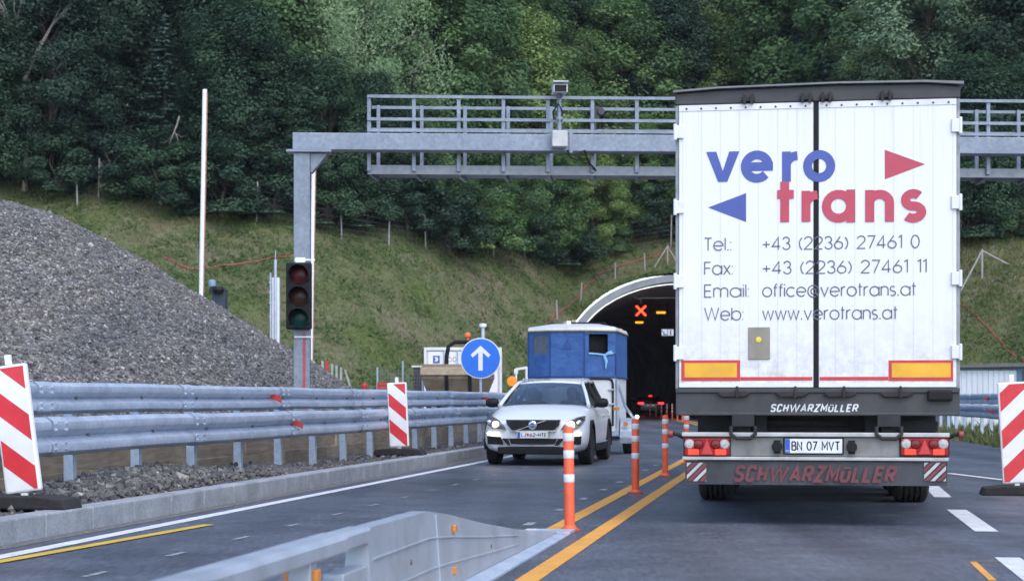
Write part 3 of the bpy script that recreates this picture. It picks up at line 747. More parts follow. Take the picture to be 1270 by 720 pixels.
G.update({
 'S': (.5, [[(.5, .84), (.40, 1), (.1, 1), (0, .88), (0, .66), (.1, .54), (.4, .46), (.5, .34), (.5, .12), (.4, 0), (.1, 0), (0, .16)]]),
 'C': (.5, [[(.5, .80), (.4, 1), (.12, 1), (0, .86), (0, .14), (.12, 0), (.4, 0), (.5, .20)]]), 'H': (.5, [[(0, 0), (0, 1)], [(.5, 0), (.5, 1)], [(0, .5), (.5, .5)]]),
 'A': (.6, [[(0, 0), (.3, 1), (.6, 0)], [(.12, .3), (.48, .3)]]), 'R': (.54, [[(0, 0), (0, 1)], [(0, 1), (.4, 1), (.52, .88), (.52, .6), (.4, .47), (0, .47)], [(.26, .47), (.54, 0)]]),
 'Z': (.5, [[(0, 1), (.5, 1), (0, 0), (.5, 0)]]), 'M': (.66, [[(0, 0), (0, 1), (.33, .3), (.66, 1), (.66, 0)]]),
 'Ü': (.52, [[(0, .74), (0, .14), (.12, 0), (.4, 0), (.52, .14), (.52, .74)], [(.13, .88), (.13, 1.02)], [(.39, .88), (.39, 1.02)]]),
 'L': (.44, [[(0, 1), (0, 0), (.44, 0)]]), 'B': (.5, [[(0, 0), (0, 1)], [(0, 1), (.36, 1), (.46, .9), (.46, .63), (.36, .53), (0, .53)], [(.36, .53), (.5, .42), (.5, .1), (.38, 0), (0, 0)]]),
 'N': (.54, [[(0, 0), (0, 1), (.54, 0), (.54, 1)]]), 'V': (.6, [[(0, 1), (.3, 0), (.6, 1)]]), 'J': (.4, [[(.4, 1), (.4, .14), (.3, 0), (.1, 0), (0, .16)]]), '-': (.3, [[(0, .45), (.3, .45)]]),
})
G['E'] = (.46, [[(.46, 0), (0, 0), (0, 1), (.46, 1)], [(0, .5), (.40, .5)]])
def ribbon(b, pts, w, y):
    n = len(pts); closed = n > 8 and (Vector(pts[0])-Vector(pts[-1])).length < 1e-4
    vs_ = []
    for i in range(n):
        q = Vector(pts[i])
        a_ = Vector(pts[i-1]) if i > 0 else (Vector(pts[-2]) if closed else None)
        c_ = Vector(pts[i+1]) if i < n-1 else (Vector(pts[1]) if closed else None)
        d0 = (q-a_).normalized() if a_ is not None else None; d1 = (c_-q).normalized() if c_ is not None else None
        d0 = d0 or d1; d1 = d1 or d0
        n0 = Vector((-d0.y, d0.x)); n1 = Vector((-d1.y, d1.x)); nn = n0+n1
        nn = nn.normalized() if nn.length > 1e-5 else n0
        k = min(2.2, 1/max(.2, nn.dot(n0)))
        vs_ += [(q.x+nn.x*w/2*k, y, q.y+nn.y*w/2*k), (q.x-nn.x*w/2*k, y, q.y-nn.y*w/2*k)]
    b.add(vs_, [(2*i, 2*i+1, 2*i+3, 2*i+2) for i in range(n-1)])
def write(b, text, x0, x1, zbase, cap, w, y, gap=.17, skew=0, only=None):
    """text stretched to x0..x1 with the given cap height"""
    tot = 0; pos = []
    for ch in text:
        if ch == ' ': tot += .50; pos.append(None); continue
        pos.append(tot); tot += G[ch][0]+gap
    tot -= gap; sx = (x1-x0)/tot; k = 0
    wi = 0
    for ch, pz in zip(text, pos):
        if pz is None: wi += 1; continue
        if only is not None and wi != only: continue
        for st in G[ch][1]:
            k += 1; ribbon(b, [(x0+(pz+x)*sx+skew*z*cap, zbase+z*cap) for x, z in st], w, y-.0004*(k % 5))
def stroke_text(text, x0, x1, z0, z1, y, name, material, parent, w, skew=0, gap=.2):
    b = MB(); h = w/2; write(b, text, x0+h, x1-h-skew*(z1-z0), z0+h, z1-z0-w, w, y, gap, skew); return b.build(name, material, parent)
def fit_glyph(b, ch, x0, x1, z0, z1, w, y):
    pts = [q for st in G[ch][1] for q in st]
    ax0, ax1 = min(q[0] for q in pts), max(q[0] for q in pts); az0, az1 = min(q[1] for q in pts), max(q[1] for q in pts)
    h = w/2
    if ch == 'v':
        xm = (x0+x1)/2; zi = z0+(z1-z0)*.36; w1 = w*1.16
        b.add([(x0, y, z1), (x0+w1, y, z1), (xm, y, zi), (xm-w*.52, y, z0), (x1-w1, y, z1), (x1, y, z1), (xm+w*.52, y, z0)], [(0, 1, 2, 3), (2, 4, 5, 6), (3, 2, 6)]); return
    if ch == 'r':
        ribbon(b, [(x0+h, z0), (x0+h, z1)], w, y)
        r0 = x1-x0-h; ribbon(b, arc(x1, z1-h-r0*.9, r0, r0*.9, 178, 90, 10), w, y-.0006); return
    for k, st in enumerate(G[ch][1]):
        pl = [(x0+h+(x-ax0)/max(1e-6, ax1-ax0)*(x1-x0-w), z0+h+(z-az0)/max(1e-6, az1-az0)*(z1-z0-w)) for x, z in st]
        if len(st) == 2 or (ch in 'nr' ):      # straight strokes run out to the line
            def ext(q, o):
                d = (Vector(q)-Vector(o)); d = d.normalized() if d.length > 1e-6 else d
                return (q[0]+d.x*h, q[1]+d.y*h)
            if len(st) == 2: pl = [ext(pl[0], pl[1]), ext(pl[1], pl[0])]
            else: pl[-1] = ext(pl[-1], pl[-2])
        ribbon(b, pl, w, y-.0006*k)
def font_mesh(text, x0, x1, z0, z1, y, name, material, parent, shear=0, bold=0, space=1.0):
    cu = bpy.data.curves.new(name, 'FONT'); cu.body = text; cu.shear = shear; cu.offset = bold; cu.space_character = space
    cu.resolution_u = 3
    ob = bpy.data.objects.new('tmp', cu); COL.objects.link(ob)
    bpy.context.view_layer.update()
    me = bpy.data.meshes.new_from_object(ob.evaluated_get(bpy.context.evaluated_depsgraph_get()))
    bpy.data.objects.remove(ob)
    co = np.zeros(len(me.vertices)*3, dtype=np.float32); me.vertices.foreach_get('co', co); co = co.reshape(-1, 3)
    mn, mx = co.min(0), co.max(0)
    X = x0+(co[:, 0]-mn[0])/(mx[0]-mn[0])*(x1-x0); Z = z0+(co[:, 1]-mn[1])/(mx[1]-mn[1])*(z1-z0)
    me.vertices.foreach_set('co', np.stack([X, np.full_like(X, y), Z], -1).astype(np.float32).ravel())
    me.materials.clear(); me.materials.append(material); me.update(); me.name = name
    return mesh_obj(name, me, parent)

# ------------------------------------------------------------------ wheels
def tyre_mb(r, w, rim, c, axis='X'):
    b = MB(); h = w/2
    b.lathe([(rim, -h*.8), (r*.86, -h), (r*.97, -h*.86), (r, -h*.66)]+[q for g in (-.45, -.15, .15, .45) for q in ((r, h*(g-.06)), (r*.965, h*(g-.05)), (r*.965, h*(g+.05)), (r, h*(g+.06)))]+[(r, h*.66), (r*.97, h*.86), (r*.86, h), (rim, h*.8)], 32, c, axis); return b
def rim_mb(rim, w, c, spokes=5, side=1):
    b = MB(); h = w/2
    b.lathe([(rim*1.02, -h*.75), (rim*.92, -h*.7), (rim*.9, h*.7), (rim*1.02, h*.75)], 28, c, 'X')
    for k in range(spokes):
        t = 2*PI*k/spokes
        rot = Matrix.Rotation(t, 3, 'X')
        b.obox(Vector(c)+Vector((side*h*.55, 0, 0))+rot @ Vector((0, 0, rim*.5)), (.03, rim*.22, rim*.9), rot)
    b.lathe([(0, side*h*.72), (rim*.22, side*h*.66), (rim*.24, side*h*.4)], 16, c, 'X')
    return b

# ------------------------------------------------------------------ the semi-trailer truck
def truck():
    fr = Frame(2.768, 16.15, A); pz = fr.pix
    t = thing('semi_trailer_truck', 'white semi-trailer truck seen from behind with blue and red company lettering', 'truck', fr.o, -A)
    W = 1.275; zt = 3.975; zb = pz(1010, 480)[1]
    m_body = mat('trailer white', (.74, .74, .76), .38, var=.03, scale=1.5, lin_=True)
    # door skin: vertical plank seams and a little road film
    md, N, L, p = nodes_of('door panels')
    tc = N.new('ShaderNodeTexCoord').outputs['Object']; sp = N.new('ShaderNodeSeparateXYZ'); L.new(tc, sp.inputs[0])
    mo = N.new('ShaderNodeMath'); mo.operation = 'PINGPONG'; mo.inputs[1].default_value = .0865; L.new(sp.outputs[0], mo.inputs[0])
    seam = ramp(N, L, mo.outputs[0], [(0.0, (.80, .80, .83)), (.006, (1, 1, 1))])
    mp = N.new('ShaderNodeMapping'); mp.inputs['Scale'].default_value = (5, 1, .35); L.new(tc, mp.inputs[0])
    film = ramp(N, L, noise(N, L, mp.outputs[0], 2.2, 8, .7), [(.35, (.665, .665, .67)), (.6, (.70, .70, .715))])
    zr = N.new('ShaderNodeMapRange'); zr.inputs['From Min'].default_value = 2.0; zr.inputs['From Max'].default_value = 1.25; L.new(sp.outputs[2], zr.inputs['Value'])
    gr = N.new('ShaderNodeMath'); gr.operation = 'MULTIPLY'; L.new(zr.outputs[0], gr.inputs[0]); L.new(ramp(N, L, noise(N, L, tc, 7, 9, .75), [(.42, (0,)*3), (.68, (.75,)*3)]), gr.inputs[1])
    zr2 = N.new('ShaderNodeMapRange'); zr2.inputs['From Min'].default_value = 3.1; zr2.inputs['From Max'].default_value = 3.9; L.new(sp.outputs[2], zr2.inputs['Value'])
    mp2 = N.new('ShaderNodeMapping'); mp2.inputs['Scale'].default_value = (16, 1, .5); L.new(tc, mp2.inputs[0])
    g2 = N.new('ShaderNodeMath'); g2.operation = 'MULTIPLY'; L.new(zr2.outputs[0], g2.inputs[0]); L.new(ramp(N, L, noise(N, L, mp2.outputs[0], 1.3, 5, .6), [(.54, (0,)*3), (.78, (.4,)*3)]), g2.inputs[1])
    gs_ = N.new('ShaderNodeMath'); gs_.operation = 'MAXIMUM'; L.new(gr.outputs[0], gs_.inputs[0]); L.new(g2.outputs[0], gs_.inputs[1])
    L.new(mixc(N, L, gs_.outputs[0], mixc(N, L, 1, film, seam, 'MULTIPLY'), (.30, .275, .25)), p.inputs['Base Color']); p.inputs['Roughness'].default_value = .36
    bumpn(N, L, seam, .3, .004, p)
    # body shell
    b = MB(); b.box(-W, W, .12, 13.6, 1.12, zt-.03); b.build('box_body', m_body, t, bevel=.02)
    b = MB(); b.prism([(-W-.005, zt-.115), (-W-.005, zt-.01), (-W+.4, zt+.012), (.2, zt+.03), (W-.3, zt+.02), (W+.005, zt-.01), (W+.005, zt-.115)], .0, .16)
    hd = b.build('roof_header', m_dkgrey, t, bevel=.01)
    b = MB(); b.prism([(-W-.02, zt-.005), (-W+.4, zt+.02), (.2, zt+.036), (W-.3, zt+.026), (W+.03, zt+.0), (W+.03, zt+.025), (W-.3, zt+.045), (.2, zt+.052), (-W+.4, zt+.036), (-W-.02, zt+.012)], -.05, .5); b.build('roof_canopy', mat('grey canopy sheet', (.16, .165, .175), .5, lin_=True), t)
    for s in (-1, 1):
        b = MB(); x = s*(W-.012); b.box(x-.014, x+.014, .02, .13, zb-.05, zt-.117); b.build('corner_post', mat('worn steel post', (.25, .26, .28), .45, .4, lin_=True, dirt=(60, 55, 50), grime=.6), t)
    ztd = zt-.12
    for s in (-1, 1):
        b = MB(); x0, x1 = (-W+.03, -.024) if s < 0 else (.024, W-.03)
        b.box(x0, x1, -.004, .05, zb, ztd); d = b.build('rear_door', md, t, bevel=.006)
        b = MB()
        b.box(x0+.002, x1-.002, -.010, -.0045, ztd-.055, ztd-.002)
        b.build('top_rail', m_white_dirty, d)
        for k in range(9):
            xx = x0+.07+k*(x1-x0-.14)/8; b = MB(); b.cyl((xx, -.0105, ztd-.035), (xx, -.014, ztd-.035), .010, 8); b.build('rivet', m_dkgrey, d)
        # hinges on the outer edge
        for py in (160, 254, 347, 437):
            zz = pz(1010, py)[1]
            b = MB(); xe = s*W; b.box(min(xe-s*.075, xe+s*.012), max(xe-s*.075, xe+s*.012), -.03, -.0045, zz-.06, zz+.06); b.cyl((s*(W+.004), -.02, zz-.075), (s*(W+.004), -.02, zz+.075), .016, 10)
            b.build('hinge', m_white_dirty, d, bevel=.006)
        # rod catches under the header
        for px in ((928, 1000) if s < 0 else (1025, 1099)):
            xx = pz(px, 118)[0]
            b = MB(); b.box(xx-.06, xx+.06, -.04, -.002, zt-.10, zt-.07); b.box(xx-.045, xx-.02, -.05, -.002, zt-.125, zt-.04); b.box(xx+.02, xx+.045, -.05, -.002, zt-.125, zt-.04); b.build('rod_catch', m_chassis, t)
        # red and yellow marker plates low on the doors
        (px0, px1, yx0, yx1) = (845, 918, 849, 914) if s < 0 else (1102, 1182, 1106, 1179)
        ax0, az1 = pz(px0, 446.5); ax1, az0 = pz(px1, 472)
        b = MB(); b.box(ax0, ax1, -.0075, -.0042, az0, az1); mk = b.build('marker_plate', m_red, d)
        bx0, bz1 = pz(yx0, 450); bx1, bz0 = pz(yx1, 467.5)
        b = MB(); b.box(bx0, bx1, -.0105, -.0078, bz0, bz1); b.build('yellow_field', mat('yellow reflective', (.70, .36, .02), .4, var=.12, lin_=True, dirt=(190, 165, 120), grime=.5, scale=6), mk)
        # red line between
        lx0, lx1 = (pz(918, 0)[0], -.03) if s < 0 else (.03, pz(1102, 0)[0])
        b = MB(); b.box(lx0+.002, lx1-.002, -.0062, -.0042, pz(1010, 471.5)[1], pz(1010, 467)[1]); b.build('red_line', m_red, d)
        b = MB(); b.box(x0+.002, x1-.002, -.009, -.0042, zb+.002, pz(1010, 474.5)[1]); b.build('bottom_rail', m_white_dirty, d)
    b = MB(); b.box(-.021, .021, .0, .05, zb, ztd); b.build('door_seal', m_black, t)
    b = MB(); x0, z1 = pz(928, 405.5); x1, z0 = pz(955, 445.5); b.box(x0, x1, -.016, -.0045, z0, z1)
    dh = b.build('document_holder', mat('khaki plate', (.23, .21, .17), .5, lin_=True, dirt=(120, 110, 90), grime=.4), t, bevel=.01)
    b = MB(); cx, cz = pz(941, 421); b.lathe([(0, -.021), (.024, -.020), (.026, -.0165)], 16, (cx, 0, cz), 'Y'); b.build('yellow_sticker', mat('yellow sticker', (.7, .55, .05), .5, lin_=True), dh)
    # lettering
    mb_, mr_ = mat('company blue', (.055, .085, .31), .45, var=.08, lin_=True), mat('company red', (.44, .050, .085), .45, var=.08, lin_=True)
    mg_ = mat('letter grey', (.10, .105, .14), .5, lin_=True)
    q = lambda cx, cy: pz(830+cx/2.181, 90+cy/2.181)
    def word(items, w, y, name, m_):
        b = MB()
        for ch, cx0, cx1, cy0, cy1 in items:
            x0, z1 = q(cx0, cy0); x1, z0 = q(cx1, cy1); fit_glyph(b, ch, x0, x1, z0, z1, w, y)
        return b.build(name, m_, t)
    word([('v', 100, 190, 215, 295), ('e', 194, 281, 212, 297), ('r', 305, 347, 214, 295), ('o', 362, 449, 211, 295)], .080, -.008, 'blue_lettering', mb_)
    word([('t', 292, 337, 296, 404), ('r', 358, 401, 320, 403), ('a', 413, 503, 318, 405), ('n', 530, 608, 318, 403), ('s', 627, 695, 316, 405)], .080, -.011, 'red_lettering', mr_)
    b = MB(); b.flat([q(583, 209), q(692, 248), q(583, 289)], -.0065); b.build('red_triangle', mr_, t)
    b = MB(); b.flat([q(105, 365), q(208, 326), q(208, 404)], -.0065); b.build('blue_triangle', mb_, t)
    for (lab, val, cb, xe, ve) in (('Tel.:', '+43 (2236) 27461 0', 481, 167, 676), ('Fax:', '+43 (2236) 27461 11', 546, 171, 695), ('Email:', 'office@verotrans.at', 607, 215, 667), ('Web:', 'www.verotrans.at', 669, 200, 617)):
        xa, zb_ = q(96, cb); zc = q(96, cb-33)[1]
        b = MB(); write(b, lab, xa, q(xe, cb)[0], zb_, zc-zb_, .0105, -.0075); b.build('contact_lettering', mg_, t)
        for wi in range(len(val.split())):
            b = MB(); write(b, val, q(253, cb)[0], q(ve, cb)[0], zb_, zc-zb_, .0105, -.0075, only=wi); b.build('contact_lettering', mg_, t)
    # rear frame below the doors
    z0 = pz(1010, 515)[1]
    b = MB(); b.box(-W+.0, W, .012, .16, z0, zb-.004); b.box(-W, W, -.01, .011, zb-.05, zb-.006); b.box(-W+.02, W-.02, -.005, .010, z0+.0, z0+.03); b.build('rear_sill', m_dkgrey, t, bevel=.008)
    for px in (910, 982, 1042, 1112):
        cx = pz(px, 490)[0]; cz = pz(px, 488)[1]
        b = MB(); b.prism([(cx-.15, cz), (cx-.1, cz+.022), (cx+.12, cz+.024), (cx+.15, cz), (cx+.1, cz-.028), (cx-.1, cz-.03)], -.035, .011); b.box(cx+.02, cx+.045, -.05, -.036, cz-.04, cz+.07); b.build('door_handle', m_chassis, t, bevel=.008)
    b = MB(); x0, z1 = pz(1150, 483); x1, z0_ = pz(1181, 497); b.box(x0, x1, -.06, .011, z0_, z1); b.build('plastic_box', m_black, t, bevel=.02)
    x0, zz1 = pz(955, 500.5); x1, zz0 = pz(1066, 510.5)
    stroke_text('SCHWARZMÜLLER', x0, x1, zz0, zz1, .008, 'maker_lettering', mat('letter white', (.6, .6, .6), .5, lin_=True), t, .0135, .25, .34)
    # chassis
    b = MB()
    for s in (-1, 1): b.box(s*.5-.05, s*.5+.05, .2, 12.5, .78, 1.1)
    for yy in (.5, 2.2, 3.5, 4.8, 6.5): b.box(-1.1, 1.1, yy, yy+.1, .8, 1.05)
    b.build('chassis_frame', m_chassis, t)
    b = MB(); b.box(-1.0, .75, 1.1, 1.3, .78, .98); b.cyl((-.9, 1.6, .75), (.9, 1.6, .75), .17, 14); b.build('air_tank', m_chassis, t, smooth=True)
    # underrun bumper: pale beam with lamp panels
    yb = -.04
    zt_, zm, zl = pz(1010, 536, yb)[1], pz(1010, 541.5, yb)[1], pz(1010, 566, yb)[1]; zl2 = pz(1010, 570.5, yb)[1]
    xl, xr = pz(847, 550, yb)[0], pz(1176, 550, yb)[0]
    m_bump = mat('dirty bumper steel', (.21, .205, .20), .5, .3, var=.25, scale=4, lin_=True, dirt=(75, 66, 58), grime=.8)
    m_alu = mat('bright edge strip', (.42, .42, .42), .4, .4, lin_=True, dirt=(95, 88, 80), grime=.75, scale=6)
    b = MB(); b.box(xl, xr, yb+.012, yb+.14, zl, zm); bp = b.build('bumper_beam', m_bump, t, bevel=.008)
    b = MB(); b.box(xl-.01, xr+.01, yb-.03, yb+.13, zm+.002, zt_); b.build('edge_strip', m_alu, bp, bevel=.006)
    b = MB(); b.box(xl-.005, xr+.005, yb-.012, yb+.13, zl2, zl-.002); b.build('edge_strip', m_alu, bp, bevel=.005)
    for s, (pa, pb) in ((-1, (849, 905)), (1, (1117, 1176))):
        x0, z1 = pz(pa, 543, yb); x1, z0_ = pz(pb, 564.5, yb)
        b = MB(); b.box(x0-.01, x1+.01, yb-.012, yb+.01, z0_-.008, z1+.006); lp = b.build('lamp_cluster', m_black, bp, bevel=.006)
        w = x1-x0; h = z1-z0_
        m_rl = mat('red lamp lens', (.26, .008, .008), .3, var=.3, scale=30, lin_=True, spec=.3)
        m_bl = mat('lit brake lens', (.6, .04, .02), .25, var=.2, lin_=True, emit=(255, 45, 25), estr=.55)
        b = MB(); b.box(x0, x1, yb-.024, yb-.013, z0_, z1); b.build('red_lens', m_rl, lp, bevel=.006)
        b = MB(); b.prism([(x0+w*.37, z0_+h*.06), (x0+w*.63, z0_+h*.06), (x0+w*.5, z0_+h*.94)], yb-.034, yb-.0245); b.build('triangle_reflector', m_red, lp, bevel=.003)
        m_wl = mat('clear lamp lens', (.40, .38, .37), .25, var=.2, scale=40, lin_=True); m_rd = mat('dark red lamp', (.15, .006, .008), .25, lin_=True)
        fr_ = [(.11, m_wl), (.31, m_rd), (.69, m_rd), (.89, m_wl)]
        for k, (fx, mm) in enumerate(fr_):
            b = MB(); b.lathe([(0, -.045), (.036, -.040), (.046, -.0245)], 18, (x0+w*fx, yb, z0_+h*.66), 'Y'); b.build('round_lamp', mm, lp, smooth=True)
        for fx in (.20, .80):
            b = MB(); b.box(x0+w*fx-.05, x0+w*fx+.05, yb-.031, yb-.0245, z0_+h*.04, z0_+h*.36); b.build('brake_lamp', m_bl, lp, bevel=.006)
        # stalk marker lamp
        b = MB(); xe = xl if s < 0 else xr
        b.tube([(xe-s*.02, yb+.05, zm-.02), (xe+s*.05, yb+.03, zm+.02), (xe+s*.09, yb+.0, zm+.025)], .018, 8); st_ = b.build('marker_stalk', m_rubber, t, smooth=True)
        b = MB(); b.cyl((xe+s*.09, yb-.01, zm+.025), (xe+s*.135, yb-.01, zm+.025), .034, 12); b.build('marker_lamp', mat('dull red lamp', (.22, .03, .03), .4, lin_=True), st_, bevel=.008)
        # towing loops hanging in front of the gap
        cx = pz(922 if s < 0 else 1102, 0)[0]; zc = pz(1010, 535)[1]
        b = MB(); b.tube([(cx-.11, -.08, zc+.05), (cx-.11, -.09, zc-.02), (cx-.06, -.1, zc-.06), (cx+.06, -.1, zc-.06), (cx+.11, -.09, zc-.02), (cx+.11, -.08, zc+.05)], .018, 8); b.box(cx-.1, cx+.1, -.085, .02, zc+.05, zc+.15); b.build('step_loop', m_chassis, t, smooth=True)
        b = MB(); b.box(cx-.06, cx+.06, .02, .14, zt_, z0); b.build('bumper_bracket', m_chassis, t)
        cx = pz(964 if s < 0 else 1056, 0)[0]; b = MB(); b.lathe([(.05, yb-.04), (.045, yb-.06), (0, yb-.062)], 12, (cx, 0, (zl+zm)/2), 'Y'); b.box(cx-.03, cx+.03, yb-.04, yb+.01, (zl+zm)/2-.06, (zl+zm)/2+.06); b.build('plate_lamp', m_black, bp)
    x0, z1 = pz(973.5, 543.5, yb); x1, z0_ = pz(1044.5, 561.5, yb)
    b = MB(); b.box(x0-.015, x1+.015, yb-.012, yb+.01, z0_-.012, z1+.012); pl = b.build('licence_plate', m_black, bp, bevel=.005)
    b = MB(); b.box(x0, x1, yb-.017, yb-.0125, z0_, z1); b.build('plate_face', mat('plate white', (.62, .63, .64), .4, lin_=True), pl)
    b = MB(); b.box(x0+.002, x0+.045, yb-.0195, yb-.0172, z0_+.002, z1-.002); b.build('blue_band', mat('plate blue', (.02, .08, .42), .4, lin_=True), pl)
    stroke_text('BN 07 MVT', x0+.058, x1-.018, z0_+.022, z1-.022, yb-.018, 'plate_lettering', m_black, pl, .0115, 0, .22)
    font_mesh('RO', x0+.012, x0+.035, z0_+.012, z0_+.03, yb-.0205, 'plate_lettering', m_white, pl)
    # spray flap
    ym = -.02; z1 = pz(1010, 571.5, ym)[1]; z0_ = pz(1010, 601, ym)[1]; xa, xb = pz(850, 585, ym)[0], pz(1175, 585, ym)[0]
    b = MB(); n = 12
    for k in range(n):
        x0, x1 = xa+(xb-xa)*k/n, xa+(xb-xa)*(k+1)/n; y0, y1 = ym+.012*math.sin(k*1.1), ym+.012*math.sin((k+1)*1.1)
        b.add([(x0, y0, z0_), (x1, y1, z0_), (x1, ym, z1), (x0, ym, z1), (x0, y0+.012, z0_), (x1, y1+.012, z0_), (x1, ym+.012, z1), (x0, ym+.012, z1)], [(0, 1, 2, 3), (7, 6, 5, 4), (0, 4, 5, 1)])
    fl = b.build('spray_flap', mat('dusty rubber flap', (.042, .044, .051), .7, var=.3, scale=5, lin_=True, dirt=(90, 88, 88), grime=.3), t, smooth=True)
    x0, zz1 = pz(909, 576, ym); x1, zz0 = pz(1115, 598.5, ym)
    stroke_text('SCHWARZMÜLLER', x0, x1, zz0, zz1, ym-.018, 'flap_lettering', mat('dusty red letters', (.13, .035, .04), .6, var=.2, lin_=True), fl, .031, .25, .34)
    for s, (pa, pb) in ((-1, (852, 876)), (1, (1146, 1173))):
        x0, zz1 = pz(pa, 573, ym); x1, zz0 = pz(pb, 596, ym)
        b = MB(); c = MB(); wdt = .05
        for k in range(-8, 14):
            o_ = k*.055; poly = clip([(x0+o_*1.0-.3, zz0-.3), (x0+o_+wdt*.75-.3, zz0-.3), (x0+o_+wdt*.75+.2, zz0+.2), (x0+o_+.2, zz0+.2)], x0, x1, zz0, zz1)
            if len(poly) > 2: (b if k % 2 else c).flat(poly, ym-.017)
        b.build('white_stripes', mat('dusty white film', (.42, .42, .42), .6, lin_=True), fl); c.build('red_stripes', mat('dusty red film', (.17, .04, .045), .6, lin_=True), fl)
    # three axles
    for yy in (4.1, 5.41, 6.72):
        b = MB(); b.cyl((-1.05, yy, .5), (1.05, yy, .5), .07, 12); ax = b.build('axle', m_chassis, t)
        for s in (-1, 1):
            c = (s*1.085, yy, .5)
            w = tyre_mb(.5, .385, .29, c).build('tyre', m_rubber, ax, smooth=True)
            b = MB(); b.lathe([(.29, -.1), (.27, s*.04), (.12, s*.06), (.1, s*.14), (0, s*.15)], 24, c, 'X'); b.build('rim', mat('dull wheel', (.3, .3, .31), .5, .5, lin_=True), ax, smooth=True)
    b = MB()
    for s in (-1, 1): b = MB(); b.box(s*1.05-.2, s*1.05+.2, 3.5, 3.52, .45, 1.05); b.build('mudguard', m_rubber, t)
    b = MB(); b.cyl((-.55, .42, .93), (.3, .42, .93), .03, 8); b.box(.62, 1.1, .25, .5, .86, .95); b.box(.6, 1.0, .3, .4, .92, 1.06); b.build('tail_lift_gear', m_chassis, t)
    return t
truck()

# ------------------------------------------------------------------ estate car
def evaluated(o):
    bpy.context.view_layer.update()
    me = bpy.data.meshes.new_from_object(o.evaluated_get(bpy.context.evaluated_depsgraph_get()))
    return me
CS = [ # y, half-sections bottom to top: (x, z)
 (0.02, [(0, .24), (.50, .24), (.66, .33), (.70, .45), (.68, .58), (.62, .70), (.45, .755), (0, .77)]),
 (0.13, [(0, .21), (.66, .21), (.83, .33), (.855, .46), (.84, .60), (.77, .735), (.52, .81), (0, .83)]),
 (0.36, [(0, .20), (.78, .20), (.905, .33), (.925, .48), (.915, .64), (.85, .80), (.60, .875), (0, .90)]),
 (0.72, [(0, .20), (.82, .20), (.925, .33), (.94, .50), (.935, .68), (.88, .885), (.67, .965), (0, .995)]),
 (1.15, [(0, .20), (.82, .20), (.925, .33), (.94, .50), (.935, .70), (.895, .935), (.72, 1.035), (0, 1.07)]),
 (1.50, [(0, .20), (.82, .20), (.92, .32), (.935, .50), (.935, .72), (.905, .955), (.78, 1.05), (0, 1.09)]),
 (2.40, [(0, .20), (.82, .20), (.915, .32), (.93, .50), (.935, .74), (.91, .965), (.81, 1.045), (0, 1.045)]),
 (3.40, [(0, .20), (.82, .20), (.92, .32), (.935, .50), (.94, .77), (.91, .975), (.79, 1.055), (0, 1.055)]),
 (4.10, [(0, .21), (.80, .21), (.91, .33), (.925, .50), (.925, .80), (.89, .97), (.74, 1.04), (0, 1.04)]),
 (4.50, [(0, .25), (.70, .25), (.85, .36), (.875, .52), (.87, .80), (.83, .96), (.66, 1.02), (0, 1.03)]),
 (4.63, [(0, .32), (.60, .32), (.74, .42), (.77, .55), (.76, .78), (.72, .92), (.55, .97), (0, .98)]),
]
def car_body(t, paint):
    b = MB(); rows = []
    for y, sec in CS:
        full = [(x, y, z) for x, z in sec] + [(-x, y, z) for x, z in sec[-2:0:-1]]
        rows.append(len(b.v)); b.v += full
    n = 2*len(CS[0][1])-2
    for i in range(len(CS)-1):
        for k in range(n):
            kk = (k+1) % n
            top = k in (6, 7) and 5 <= i <= 7                # open under the cabin
            if not top: b.f.append([rows[i]+k, rows[i]+kk, rows[i+1]+kk, rows[i+1]+k]); b.mi.append(0)
    b.f.append([rows[0]+k for k in range(n)]); b.mi.append(0); b.f.append([rows[-1]+k for k in range(n)][::-1]); b.mi.append(0)
    o = b.build('tmp_body', paint)
    sd_ = o.modifiers.new('s', 'SUBSURF'); sd_.levels = 2; sd_.render_levels = 2
    cuts = []
    for y in (.90, 3.68):
        for s in (-1, 1):
            c = MB(); c.lathe([(.375, -.25), (.375, .25)], 32, (s*.86, y, .36), 'X'); co = c.build('tmp_cut', m_black); cuts.append(co)
            bo = o.modifiers.new('b', 'BOOLEAN'); bo.operation = 'DIFFERENCE'; bo.object = co; bo.solver = 'FAST'
    me = evaluated(o); me.polygons.foreach_set('use_smooth', [True]*len(me.polygons)); me.set_sharp_from_angle(angle=R(40))
    me.name = 'body'; me.materials.clear(); me.materials.append(paint); me.materials.append(m_black)
    for c in cuts: bpy.data.objects.remove(c)
    bpy.data.objects.remove(o)
    return mesh_obj('body', me, t)
def grid_panel(rowsp):
    b = MB(); n = len(rowsp[0])
    for r in rowsp: b.v += [tuple(q) for q in r]
    for i in range(len(rowsp)-1):
        for k in range(n-1): b.f.append([i*n+k, i*n+k+1, (i+1)*n+k+1, (i+1)*n+k]); b.mi.append(0)
    return b
